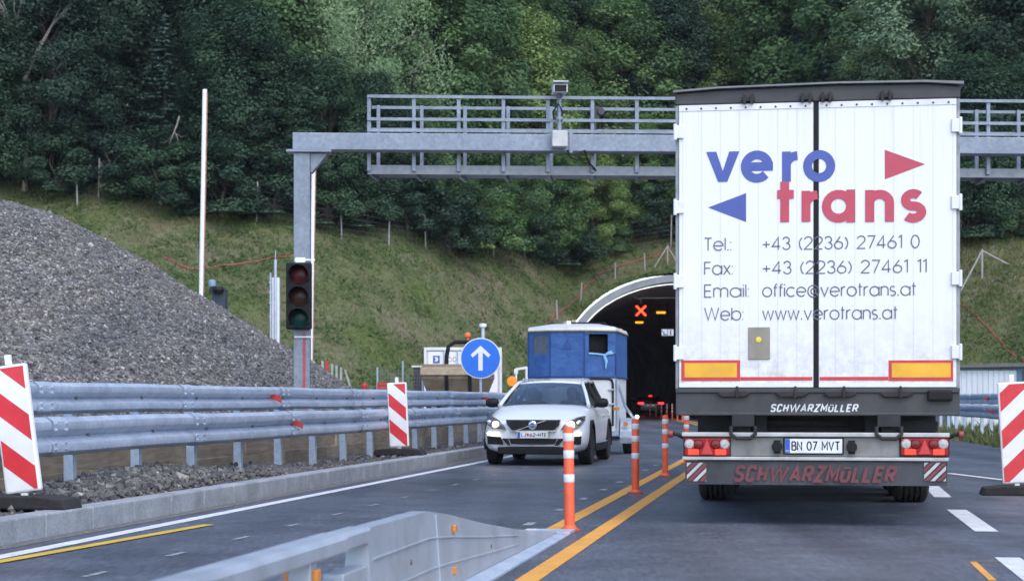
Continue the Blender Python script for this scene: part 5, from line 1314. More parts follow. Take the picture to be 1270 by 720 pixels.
# ------------------------------------------------------------------ near steel barrier with ramped end
def barrier():
    u = -2.08; o = P(u, 8.25)
    t = thing('steel_barrier', 'low galvanised steel barrier with sloping end ramp in the foreground', 'barrier', o, -A)
    m_b = mat('pale barrier steel', (.37, .41, .47), .45, .35, var=.12, scale=3, lin_=True, dirt=(96, 94, 96), grime=.45)
    # end ramp: plates on both sides, top strip, base flange; local y=0 at block start, tip at 7.1
    yl = 6.75
    top = [(0, .505), (.07, .535), (1.40, .53), (2.0, .475), (3.2, .34), (4.6, .20), (6.0, .085), (yl, .03)]
    b = MB()
    prof = [(y, z) for y, z in top]
    for s in (-1, 1):
        n = len(prof)
        hw = lambda y: .05*(1-y/yl*.3)
        vs_ = [(s*hw(y), y, z) for y, z in prof]+[(s*(hw(y)+.03), y, .05*(1-y/yl)+.012) for y, z in prof]
        b.add(vs_, [(i, i+1, n+i+1, n+i) for i in range(n-1)])
    n = len(prof)
    b.add([(-hw(y), y, z) for y, z in prof]+[(hw(y), y, z) for y, z in prof], [(i, i+1, n+i+1, n+i) for i in range(n-1)])
    b.add([(-.05, 0, .505), (.05, 0, .505), (.08, 0, .06), (-.08, 0, .06)], [(0, 1, 2, 3)])
    rp = b.build('end_ramp', m_b, t, bevel=.012)
    b = MB()
    for s in (-1, 1):
        q = [(y, .05*(1-y/yl)) for y, _ in prof]
        vs_ = [(s*(hw(y)+.035), y, z+.02) for y, z in q]+[(s*(hw(y)+.13), y, z*.2+.012) for y, z in q]+[(s*(hw(y)+.13), y, .002) for y, z in q]
        b.add(vs_, [(i, i+1, n+i+1, n+i) for i in range(n-1)]+[(n+i, n+i+1, 2*n+i+1, 2*n+i) for i in range(n-1)])
    b.box(-.16, .16, yl, yl+.35, .002, .022)
    b.build('base_flange', m_galv, t)
    am = m_amber
    for y, z in ((2.1, .385), (2.05, .14), (.85, .16)):
        x = .05*(1-y/yl*.3)+.03*(.6-z)+.012
        b = MB(); b.box(x-.01, x+.014, y-.03, y+.03, z-.022, z+.022); b.build('amber_reflector', am, t, bevel=.006)
    for y in (.9, 3.4):
        b = MB()
        z = np.interp(y, [q[0] for q in top], [q[1] for q in top])*.55; x = .05*(1-y/yl*.3)+.012
        b.lathe([(0, x+.012), (.014, x+.009), (.016, x-.02)], 10, (0, y, z), 'X')
        b.build('bolt', mat('rusty bolts', (.16, .13, .11), .7, .3, lin_=True), t)
    for fz in (.36, .68):
        sm_ = MB(); pts_ = []
        for y, z in top[1:6]:
            pts_.append((hw(y)+.03*(1-fz)+.004, y, z*fz+.02))
        sm_.tube(pts_, .007, 6); sm_.build('pressed_seam', m_b, t, smooth=True)
    sm_ = MB(); sm_.tube([(hw(1.6)+.004, 1.6, .50), (hw(1.6)+.034, 1.6, .07)], .006, 6); sm_.build('pressed_seam', m_b, t, smooth=True)
    # two box rails and posts running back towards the camera
    for nm, zc, hh, w in (('top_rail', .505, .085, .15), ('bottom_rail', .27, .13, .11)):
        b = MB(); b.prism([(-w/2, zc-hh/2), (w/2, zc-hh/2), (w/2, zc+hh*.2), (w*.36, zc+hh/2), (-w*.36, zc+hh/2), (-w/2, zc+hh*.2)], -7, -.45); b.build(nm, m_b, t, bevel=.01)
    b = MB(); b.prism([(-.06, .465), (.06, .465), (.06, .525), (.045, .545), (-.045, .545), (-.06, .525)], -.448, -.004); b.box(-.05, .05, -.448, -.004, .24, .36); b.build('joint_piece', m_b, t, bevel=.008)
    for y in (-.95, -3.0, -5.0):
        b = MB(); b.box(-.05, .05, y-.05, y+.05, .02, .458); b.box(-.2, .2, y-.15, y+.15, .002, .02); ps = b.build('post', m_b, t, bevel=.006)
        for s in (-1, 1):
            b = MB(); b.box(s*.062-.012, s*.062+.012, y-.032, y+.032, .38, .43); b.build('amber_reflector', am, ps, bevel=.006)
    b = MB(); b.box(-.30, .30, -7, -.2, .002, .03); b.prism([(-.25, .03), (.25, .03), (.10, .2), (-.10, .2)], -7, -.2); b.build('base_skirt', m_b, t, bevel=.01)
barrier()

# ------------------------------------------------------------------ blue arrow sign
Ys = 41.5; c = at(596, 444, Ys); t = thing('direction_sign', 'round blue sign with a white upward arrow behind the left guardrail', 'road sign', (c.x, Ys, .3))
rz_ = 25.2/F*Ys; zc = c.z-.3
b = MB(); b.lathe([(0, -.02), (rz_, -.02), (rz_, .01), (0, .01)], 48, (0, 0, zc), 'Y'); sg = b.build('sign_disc', m_white, t, bevel=.004)
b = MB(); b.lathe([(0, -.024), (rz_*.955, -.024), (rz_*.955, -.0205)], 48, (0, 0, zc), 'Y'); b.build('blue_face', mat('sign blue', (.012, .145, .64), .4, var=.04, lin_=True), sg)
k = rz_/25
ar = [(-2.7*k, -15*k), (2.7*k, -15*k), (2.7*k, 7*k), (9.5*k, 1*k), (12.2*k, 4.2*k), (0, 15.5*k), (-12.2*k, 4.2*k), (-9.5*k, 1*k), (-2.7*k, 7*k)]
b = MB(); b.add([(x, -.0275, zc+z) for x, z in ar], [(0, 1, 2, 8), (2, 3, 4, 5), (5, 6, 7, 8), (2, 5, 8)]); b.build('white_arrow', m_white, sg)
b = MB(); b.cyl((0, .045, 0), (0, .045, zc+.4), .03, 10); b.build('sign_pole', m_galv, t, smooth=True)

# ------------------------------------------------------------------ site dumper, container and odds and ends behind the rail
Yd = 48.0
def dumper():
    c = at(567, 0, Yd); t = thing('site_dumper', 'site dumper with a dirty brown skip and black roll hoop behind the blue sign', 'dumper', (c.x, Yd, 0.3))
    z = lambda py: ZC+(495-py)/F*Yd-.3
    hw = (612-523)/2/F*Yd
    m_sk = mat('dirty tan skip', (.26, .20, .14), .8, var=.25, scale=3, lin_=True, dirt=(60, 50, 40), grime=.8)
    b = MB()
    ov = [(-hw, 0, z(456)), (hw, 0, z(456)), (hw, 1.3, z(450)), (-hw, 1.3, z(450))]; md_ = [(-hw*.97, .05, z(468)), (hw*.97, .05, z(468)), (hw, 1.3, z(468)), (-hw, 1.3, z(468))]; lw = [(-hw*.8, .45, z(490)), (hw*.8, .45, z(490)), (hw*.8, 1.2, z(490)), (-hw*.8, 1.2, z(490))]
    b.add(ov+md_+lw, [(0, 1, 5, 4), (1, 2, 6, 5), (2, 3, 7, 6), (3, 0, 4, 7), (4, 5, 9, 8), (5, 6, 10, 9), (6, 7, 11, 10), (7, 4, 8, 11), (8, 9, 10, 11)])
    sk = b.build('skip', m_sk, t); so = sk.modifiers.new('th', 'SOLIDIFY'); so.thickness = .04; so.offset = 1
    b = MB(); b.box(-hw-.03, hw+.03, -.06, -.0, z(465), z(455.2)); b.build('skip_lip', mat('tan lip', (.36, .28, .20), .8, lin_=True), sk, bevel=.02)
    b = MB()
    for x in (-.3*hw, .35*hw): b = MB(); b.prismx([(-.06, z(465)), (.3, z(486)), (.42, z(488)), (.1, z(464))], x-.05, x+.05); b.build('skip_rib', m_chassis, sk)
    b = MB(); b.box(-.5, .5, .6, 3.0, .35, z(492)); b.build('chassis', m_dkgrey, t, bevel=.04)
    b = MB(); b.box(-.45, .45, 1.9, 3.0, z(492), z(470)); b.box(-.25, .25, 1.5, 1.9, z(490), z(480)); b.build('engine_cover', mat('dumper cover', (.45, .35, .25), .6, lin_=True), t, bevel=.05)
    x1 = (551-567)/F*Yd; x2 = (600-567)/F*Yd
    b = MB(); b.tube([(x1-.03, 1.75, z(480)), (x1, 1.75, z(440)), (x1+.05, 1.75, z(427)), (x1+.22, 1.75, z(421.5)), (x2-.2, 1.75, z(421)), (x2, 1.75, z(428)), (x2, 1.75, z(480))], .06, 10); b.build('roll_hoop', m_black, t, smooth=True)
    xb = (578-567)/F*Yd
    b = MB(); b.cyl((xb, 1.75, z(420)), (xb, 1.75, z(414)), .035, 8); b.lathe([(.085, z(414.5)), (.09, z(412)), (.075, z(409.5)), (0, z(408.6))], 14, (xb, 1.75, 0)); b.build('beacon', mat('orange beacon', (.75, .14, .04), .35, lin_=True), t, smooth=True)
    for s in (-1, 1):
        for y in (.9, 2.5): w = tyre_mb(.42, .3, .22, (s*.72, y, .42)).build('tyre', m_rubber, t, smooth=True)
dumper()
def container():
    Y = 52.5; c = at(574, 0, Y); t = thing('site_container', 'white site container with door bars behind the brown dumper skip', 'container', (c.x, Y, .1))
    hw = (622-525.5)/2/F*Y; zt = ZC+(495-430.5)/F*Y-.1
    b = MB(); b.box(-hw+.02, hw-.02, .04, 5.8, .05, zt-.02); b.build('container_body', mat('container white', (.55, .56, .58), .5, var=.06, lin_=True, dirt=(110, 105, 100), grime=.35, scale=1.5), t)
    b = MB()
    for s in (-1, 1): b.box(min(s*hw, s*(hw-.07)), max(s*hw, s*(hw-.07)), -.02, .1, .05, zt)
    b.box(-hw+.072, hw-.072, -.018, .1, zt-.09, zt); b.box(-hw+.072, hw-.072, -.018, .1, .05, .18); b.build('frame', m_white_dirty, t, bevel=.01)
    for x in (-.55, -.15, .25, .62):
        b = MB(); b.cyl((x, -.03, .15), (x, -.03, zt-.1), .022, 8); b.box(x-.05, x+.05, -.045, .03, zt*.6, zt*.6+.04); b.build('lock_bar', m_galv, t)
    b = MB(); b.box(-hw+.12, -.03, .015, .035, .2, zt-.12); b.build('door', m_white, t, bevel=.01)
    b = MB(); b.box(.03, hw-.12, .015, .035, .2, zt-.12); b.build('door', m_white, t, bevel=.01)
    x0 = (537-574)/F*Y; z0 = ZC+(495-450)/F*Y-.1
    b = MB(); b.box(x0, x0+.20, .006, .0135, z0, z0+.22); lb = b.build('label_plate', mat('label blue', (.03, .09, .35), .5, lin_=True), t)
    b = MB(); b.flat([(x0+.04, z0+.05), (x0+.12, z0+.05), (x0+.16, z0+.11), (x0+.12, z0+.18), (x0+.04, z0+.18), (x0+.09, z0+.11)], .004); b.build('label_mark', m_white, lb)
    x0 = (557-574)/F*Y
    font_mesh('oo', x0-.04, x0+.22, z0+.03, z0+.19, .012, 'container_lettering', mat('faint letters', (.3, .31, .34), .5, lin_=True), t)
container()
# tall white poles
def pole(px0, y_top, px1, y_bot, Y, w, lab, strip_=True):
    a_ = at(px1, y_bot, Y); z0 = float(max(hz(a_.x, Y), .3)); tp = at(px0, y_top, Y)
    k = (tp.x-a_.x)/(tp.z-a_.z); bx = a_.x-k*(a_.z-z0)
    t = thing('white_pole', lab, 'pole', (bx, Y, z0)); dx = tp.x-bx; h = tp.z-z0
    b = MB(); b.tube([(0, 0, -.2), (dx, 0, h)], w, 10); pb = b.build('pole_body', m_white, t, smooth=True)
    b = MB(); b.beam((w*.95, -.002, 0), (dx+w*.95, -.002, h*.99), w*.5, w*.9); b.build('red_brown_edge', mat('red-brown edge', (.32, .14, .09), .7, var=.3, lin_=True), t)  # narrow red-brown strip along the pole's right side
    b = MB(); b.lathe([(w*2.6, 0), (w*2.6, .04), (w*1.3, .06)], 12); b.build('base_plate', m_galv, t)
    return t
pole(254, 111, 249.5, 353, 52, .065, 'tallest white pole, rising behind the gravel heap')
pole(389, 195, 385.5, 432, 46, .05, 'thin white pole just behind the gantry column')
# antenna cabinet post
Y = 55; c = at(341, 400, Y); z0 = .3
t = thing('antenna_mast', 'slim white equipment mast with an antenna rod, left of the traffic light', 'mast', (c.x, Y, z0))
z = lambda py: ZC+(495-py)/F*Y-z0
b = MB(); b.box(-.10, .13, 0, .2, 0, z(344)); b.build('mast_casing', m_white_dirty, t, bevel=.02)
b = MB(); b.cyl((-.13, -.05, 0), (-.13, -.05, z(338)), .025, 8)
for py in (350, 362, 375, 392): b.box(-.18, -.1, -.06, .0, z(py)-.02, z(py)+.02)
b.cyl((.02, -.03, .5), (.02, -.03, z(322)), .045, 8); b.cyl((.02, -.03, z(322)), (.02, -.03, z(310)), .012, 6); b.build('antenna_rod', m_galv, t, smooth=True)
# slim post with cap behind the sign
Y = 58; c = at(599, 402, Y); t = thing('capped_post', 'grey post with a small round cap standing behind the blue sign', 'post', (c.x, Y, 0))
b = MB(); b.cyl((0, 0, 0), (0, 0, c.z-.1), .055, 10); b.build('post_body', m_galv, t, smooth=True)
b = MB(); b.lathe([(.09, c.z-.1), (.12, c.z-.06), (.12, c.z+.02), (0, c.z+.04)], 12); b.build('cap', m_white_dirty, t, smooth=True)
# warning lamp and frame right of the sign
Y = 45; c = at(635, 472.5, Y); t = thing('warning_lamp', 'round orange warning lamp on a stake beside the white car roof', 'lamp', (c.x, Y, .2))
b = MB(); b.lathe([(0, -.05), (.125, -.04), (.13, 0), (.125, .05), (0, .06)], 20, (0, 0, c.z-.2), 'Y'); b.build('lamp_lens', mat('orange warning lens', (.85, .25, .02), .35, lin_=True, emit=(255, 140, 20), estr=.06), t, smooth=True)
b = MB(); b.cyl((0, .05, 0), (0, .05, c.z-.3), .025, 8); b.box(-.08, .08, -.04, .1, c.z-.52, c.z-.36); b.build('lamp_stake', m_dkgrey, t)
Y = 47; t = thing('frame_stand', 'white angled metal frame between the orange lamp and the blue trailer', 'frame', (at(640, 0, Y).x, Y, .0)); z = lambda py: ZC+(495-py)/F*Y
b = MB(); x1 = 13/F*Y; b.cyl((0, 0, 0), (0, 0, z(457)), .03, 8); b.cyl((x1, 0, 0), (x1, 0, z(454.5)), .035, 8); b.beam((0, 0, z(457.5)), (x1, 0, z(455.5)), .07, .06); b.box(-.05, .05, -.03, .05, z(463), z(457)); b.build('frame_tube', m_white_dirty, t)
# blue-grey machine at the heap edge
Y = 50; c = at(265, 355, Y); t = thing('site_machine', 'small blue-grey pump machine showing above the heap beside the tall pole', 'machine', (c.x, Y, 0))
b = MB(); b.box(-.05, .32, 0, .5, c.z-.9, c.z-.05); b.box(-.02, .2, 0, .5, c.z-.1, c.z+.02); b.cyl((.12, .2, 0), (.12, .2, c.z-.22), .05, 8); b.cyl((-.05, .1, c.z-.1), (-.05, .5, c.z-.1), .1, 14); b.build('machine_body', mat('dark blue machine', (.03, .04, .06), .6, lin_=True), t, bevel=.02)
b = MB(); b.lathe([(.10, c.z+.0), (.11, c.z+.12), (.08, c.z+.19), (0, c.z+.2)], 14, (-.06, .1, 0)); b.build('tank', mat('pale blue tank', (.16, .27, .36), .5, lin_=True), t, smooth=True)
b = MB(); b.lathe([(.14, c.z-.18), (.17, c.z-.1), (.14, c.z-.02)], 12, (.14, -.05, 0)); b.build('coiled_hose', m_black, t, smooth=True)
# stakes with tape at the heap's foot
stx = [(400, 445), (405.5, 446), (412, 449), (417.5, 451), (423, 453.5)]
gs = 'grey stakes at the foot of the gravel heap'
for i, (px, py) in enumerate(stx):
    Y = 56+i*.6; c = at(px, py, Y); lab = ['leftmost stake in the short row right of the heap', 'red-topped stake in the short row right of the heap', 'middle stake of the short row right of the heap', 'fourth stake from the left, right of the heap', 'rightmost upright stake in the short row by the heap'][i]
    t = thing('stake', lab, 'stake', (c.x, Y, -.05), 0, gs)
    b = MB(); b.box(-.035, .035, -.03, .03, 0, c.z+.0); b.build('stake_body', mat('grey stake', (.33, .33, .32), .8, lin_=True), t)
    if i == 1: b = MB(); b.box(-.04, .04, -.035, .035, c.z-.45, c.z+.02); b.build('red_tape', m_red, t)
Y = 59; a_ = at(428, 458, Y); c = at(441, 476, Y); t = thing('leaning_stake', 'pale stake leaning at the end of the stake row', 'stake', (c.x, Y, 0)); b = MB(); b.beam((a_.x-c.x, 0, a_.z), (.25, 0, 0.2), .06, .06); b.build('stake_body', MATS['grey stake'], t)
# mesh fence panel
Y = 57; x0 = at(468, 0, Y).x; x1 = at(524, 0, Y).x; zt = ZC+(495-455)/F*Y
t = thing('mesh_fence', 'wire mesh site fence panel left of the white container', 'fence', (x0, Y, 0))
wd = x1-x0
for x in (0, at(499.5, 0, Y).x-x0, wd):
    b = MB(); b.cyl((x, 0, 0), (x, 0, zt+(.2 if 0 < x < wd else 0)), .03, 8); b.build('fence_post', m_galv, t)
b = MB()
for k in range(18): b.cyl((wd*k/17, 0, .3), (wd*k/17, 0, zt-.1), .006, 4)
for k in range(16): b.cyl((0, .01, .3+(zt-.4)*k/15), (wd, .01, .3+(zt-.4)*k/15), .006, 4)
b.build('wire_mesh', mat('grey wire', (.18, .19, .2), .6, .3, lin_=True), t)
Y = 56; t = thing('dark_cabinet', 'dark grey cabinet with a pale lid left of the container', 'cabinet', (at(517.5, 0, Y).x, Y+1.5, 0)); z = ZC+(495-452)/F*Y
b = MB(); b.box(-.20, .18, 0, .6, 0, z-.06); b.build('cabinet_body', m_dkgrey, t, bevel=.02); b = MB(); b.box(-.26, .24, -.05, .65, z-.058, z); b.build('lid', m_white_dirty, t, bevel=.01)
Y = 55; c = at(481, 474, Y); t = thing('red_crate', 'red crate behind the guardrail, left of the middle striped board', 'crate', (c.x, Y, 1.35)); 
b = MB()
for s in (-1, 1): b.box(s*.30-.015, s*.30+.015, -.2, .2, 0, .32)
for yy in (-.2, .2):
    for zz_ in (.02, .13, .24): b.box(-.284, .284, yy-.012, yy+.012, zz_, zz_+.075)
b.box(-.284, .284, -.187, .187, 0, .015); b.build('crate_frame', m_red, t)
t2 = thing('pallet_stack', 'low stack of timber beams under the red crate', 'timber', (c.x, Y, 0)); b = MB()
for k in range(6): b = MB(); b.box(-.7, .7, -.3+(k % 2)*.02, .3, .0+k*.224, .22+k*.224); b.build('beam', m_wood, t2, bevel=.01)
c = at(452, 474, 55); t = thing('red_canister', 'small red canister behind the guardrail, right of the stakes', 'canister', (c.x, 55, 0))
b = MB(); b.lathe([(.08, 1.45), (.09, 1.47), (.09, 1.60), (.04, 1.65), (.04, 1.68), (0, 1.69)], 14); b.build('canister_body', m_red, t, smooth=True)
b = MB(); b.box(-.3, .3, -.2, .2, 0, 1.449); b.build('stand', m_dkgrey, t, bevel=.02)

# ------------------------------------------------------------------ right side: shed
Y = 66; c0 = at(1176, 0, Y); t = thing('site_shed', 'white and blue site shed behind the right guardrail', 'shed', (c0.x, Y, 0)); z = lambda py: ZC+(495-py)/F*Y
wd = (1300-1176)/F*Y
m_shed = mat('corrugated white', (.50, .54, .58), .5, var=.08, lin_=True, dirt=(120, 80, 55), grime=.35, scale=1.2)
b = MB(); xs = np.arange(.1, wd*.68, .1); 
for k, x in enumerate(xs): b.box(x, x+.098, .0+.02*(k % 2), .1, 0, z(459))
b.build('corrugated_wall', m_shed, t)
m_sb = mat('shed blue', (.035, .12, .22), .5, var=.15, lin_=True)
for x in (0, wd*.70, wd): b = MB(); b.box(x-.06, x+.12, -.03, .1, 0, z(458)); b.build('blue_post', m_sb, t)
b = MB(); b.box(-.06, wd+.1, -.035, .1, z(458.5)+.01, z(455.5)); b.build('blue_beam', m_sb, t)
b = MB(); b.box(wd*.71+.1, wd-.065, .03, .1, 0, z(459)); b.build('dark_panel', m_dkgrey, t)
b = MB(); b.prism([(-.3, z(456)), (wd+.3, z(454)), (wd+.3, z(450.5)), (wd*.5, z(450)), (.5, z(452)), (-.3, z(453))], -.25, 3.2); b.build('roof', mat('dark roof sheet', (.10, .095, .09), .7, var=.3, lin_=True), t)
b = MB(); b.box(0, .1, .12, 3.0, 0, z(458)); b.box(wd-.1, wd, .12, 3.0, 0, z(458)); b.box(.102, wd-.102, 2.9, 3.0, 0, z(458)); b.build('side_wall', m_shed, t)

# ------------------------------------------------------------------ fences, braces and hoses on the slope
m_fp = mat('grey fence post', (.30, .29, .28), .8, lin_=True)
def ground(x, y): return float(hz(x, y))
def hill_point(px, py):
    """where the photo pixel's ray meets the terrain"""
    for Y in np.arange(50, 160, .1):
        if at(px, py, Y).z <= ground(at(px, py, Y).x, Y): return Vector((at(px, py, Y).x, Y, ground(at(px, py, Y).x, Y)))
    return at(px, py, 100)
def wire_fence(pxs, lab, h):
    pts = [hill_point(px, py) for px, py in pxs]
    t = thing('wire_fence', lab, 'fence', pts[0])
    for q in pts:
        b = MB(); b.cyl(q-pts[0]-Vector((0, 0, .2)), q-pts[0]+Vector((random.uniform(-.08, .08), 0, h)), .04, 6); b.build('fence_post', m_fp, t)
    b = MB()
    for a_, c_ in zip(pts, pts[1:]):
        for k in range(7):
            zz_ = h*(.1+.14*k); b.cyl(a_-pts[0]+Vector((0, 0, zz_)), c_-pts[0]+Vector((0, 0, zz_)), .0045, 4)
    b.build('fence_wire', MATS['grey wire'], t)
wire_fence([(96, 258), (122, 247), (182, 246), (248, 255), (318, 276), (378, 289), (424, 296), (482, 304), (528, 310), (612, 318), (700, 322), (752, 318), (832, 306)], 'thin wire fence along the forest edge, left of the truck', 1.9)
wire_fence([(1193, 300), (1232, 296), (1268, 292), (1310, 290)], 'thin wire fence below the trees at the right edge', 1.9)
wire_fence([(691, 396), (720, 372), (763, 347), (800, 335)], 'short wire fence climbing beside the tunnel arch', 1.0)
def brace(px, py, h, lab, sx):
    q = hill_point(px, py); t = thing('brace_post', lab, 'post', q)
    b = MB(); b.cyl((0, 0, -.1), (0, 0, h), .05, 6); b.build('upright', m_fp, t)
    for s in sx:
        x = s; zz = ground(q.x+x, q.y-.2)-q.z; b = MB(); b.cyl((x, -.2, zz-.05), (0, 0, h*.95), .04, 6); b.build('strut', m_fp, t)
brace(828, 329, 1.15, 'pale braced tripod post above the tunnel arch, beside the truck', (-.8, .7))
brace(1218, 345, 1.4, 'braced fence post on the right slope, right of the truck', (-1.1, 1.5))
brace(125, 237, 1.4, 'braced fence post at the dark forest edge, above the gravel heap', (1.6,))
def hose(pxs, lab):
    pts = [hill_point(px, py)+Vector((0, 0, .12)) for px, py in pxs]
    # smooth chain
    fine = []
    for a_, c_ in zip(pts, pts[1:]):
        for s in np.linspace(0, 1, 6)[:-1]:
            q = a_.lerp(c_, s); fine.append(Vector((q.x+random.uniform(-.05, .05), q.y, max(ground(q.x, q.y)+.06, q.z-.05*math.sin(PI*s)))))
    fine.append(pts[-1])
    b = MB(); b.tube([q-pts[0] for q in fine], .024, 6); o = b.build('red_hose', mat('red hose', (.42, .06, .06), .6, lin_=True), smooth=True); o.location = pts[0]; tag(o, lab, 'hose')
hose([(1190, 380), (1200, 384), (1212, 396), (1226, 410), (1240, 425), (1252, 440), (1275, 452)], 'red hose running down the slope right of the truck')
hose([(655, 425), (672, 410), (690, 392), (712, 375), (728, 356), (745, 341), (765, 332), (800, 322), (835, 313)], 'red hose climbing the slope over the tunnel arch')
hose([(205, 322), (228, 334), (246, 337), (272, 333), (300, 329), (340, 322), (372, 318)], 'thin red hose lying across the slope above the gravel heap')

# ------------------------------------------------------------------ grass
def grass(name, X, Y, Z, h, tint, lab, spread=.5):
    n = len(X); k = 3
    X = np.repeat(X, k); Y = np.repeat(Y, k); Z = np.repeat(Z, k); h = np.repeat(h, k)*rng.uniform(.6, 1.1, n*k); tint = np.clip(np.repeat(tint, k)+rng.normal(0, .07, n*k), 0, 1)
    a_ = rng.uniform(0, 2*PI, n*k); w = h*rng.uniform(.10, .22, n*k)
    bx = X+rng.normal(0, .05, n*k); by = Y+rng.normal(0, .05, n*k)
    l1 = rng.normal(0, spread, n*k)*h; l2 = rng.normal(0, spread, n*k)*h
    v0 = np.stack([bx-np.cos(a_)*w, by-np.sin(a_)*w, Z-.03], -1); v1 = np.stack([bx+np.cos(a_)*w, by+np.sin(a_)*w, Z-.03], -1); v2 = np.stack([bx+l1, by+l2, Z+h], -1)
    V = np.stack([v0, v1, v2], 1).reshape(-1, 3); Fc = np.arange(len(V)).reshape(-1, 3)
    tag(mesh_obj(name, np_mesh(name, V, Fc, m_grass, np.repeat(tint, 3))), lab, 'grass', kind='stuff')
n = 170000
X = rng.uniform(-24, 32, n); Y = rng.uniform(60, 108, n)
toe = np.interp(X, TX, TOE); tl = np.interp(X, TLX, TL)
k = (Y > toe-.5) & (Y < tl+1.5) & ~((np.abs(X-PX) < EA+.2) & (Y < PY+.6)); X, Y = X[k], Y[k]; Z = hz(X, Y)
fr_ = np.clip((Y-np.interp(X, TX, TOE))/np.maximum(5, np.interp(X, TLX, TL)-np.interp(X, TX, TOE)), 0, 1)
big = np.sin(X*.55+1)*np.sin(Y*.47+X*.2) + .7*np.sin(X*1.3-Y*.9+2)
tint = np.clip(.36 + .30*(fr_**2) + .16*big + np.where(X > 15, .07, 0) + np.where(np.abs(X-PX) < 8, .12, 0) + rng.normal(0, .12, len(X)), 0, 1)
grass('slope_grass', X, Y, Z, np.clip(rng.gamma(3, .026, len(X))+.03 + np.where(X > 15, .08, 0), .04, .45), tint, 'rough grass and weeds covering the slope below the forest')
# broad-leaved weeds between the grass
nw = 90000
WX = rng.uniform(-24, 32, nw); WY = rng.uniform(60, 108, nw)
k = (WY > np.interp(WX, TX, TOE)-.5) & (WY < np.interp(WX, TLX, TL)+1) & ~((np.abs(WX-PX) < EA+.2) & (WY < PY+.6)) & (np.sin(WX*1.9+.6*np.sin(WY*1.1))*np.sin(WY*1.6+WX*.4)+.5*np.sin(WX*.5-WY*.3) > rng.uniform(-.9, .8, nw))
WX, WY = WX[k], WY[k]; m3 = 4
WX = np.repeat(WX, m3)+rng.normal(0, .1, len(WX)*m3); WY = np.repeat(WY, m3)+rng.normal(0, .1, len(WY)*m3)
WC = np.stack([WX, WY, hz(WX, WY)+rng.uniform(.03, .2, len(WX))], -1)
def weeds():
    nn = rng.normal(size=(len(WC), 3))*.5+np.array([0, -.3, .8]); nn /= np.linalg.norm(nn, axis=1)[:, None]
    r = rng.normal(size=(len(WC), 3)); a_ = np.cross(nn, r); a_ /= np.linalg.norm(a_, axis=1)[:, None]; b_ = np.cross(nn, a_)
    sz = rng.uniform(.03, .09, len(WC))[:, None]
    V = np.stack([WC+a_*sz, WC+b_*sz*.6, WC-a_*sz, WC-b_*sz*.6], 1).reshape(-1, 3)
    tn = np.clip(.25+.2*np.sin(WX*.8+WY*.5)+rng.normal(0, .14, len(WC)), 0, .62)
    tag(mesh_obj('weeds', np_mesh('weeds', V, np.arange(4*len(WC)).reshape(-1, 4), m_weed, np.repeat(tn, 4))), 'patches of low green weeds on the slope below the forest', 'weeds', kind='stuff')
m_weed = tinted('weed leaves', [(0, (.046, .094, .026)), (.5, (.085, .155, .038)), (1, (.145, .21, .062))], .6, .3)
weeds()
n = 14000; U = rng.uniform(4.75, 9.5, n); Vv = rng.uniform(30, 72, n); q = np.array([P(u, v) for u, v in zip(U, Vv)])
grass('verge_grass', q[:, 0], q[:, 1], np.full(n, .0), np.clip(rng.gamma(3, .05, n), .05, .5), np.clip(rng.normal(.55, .2, n), 0, 1), 'tall dry grass along the right road edge below the guardrail')
n = 2200; U = rng.uniform(-7.9, -7.6, n); Vv = rng.uniform(25, 50, n)

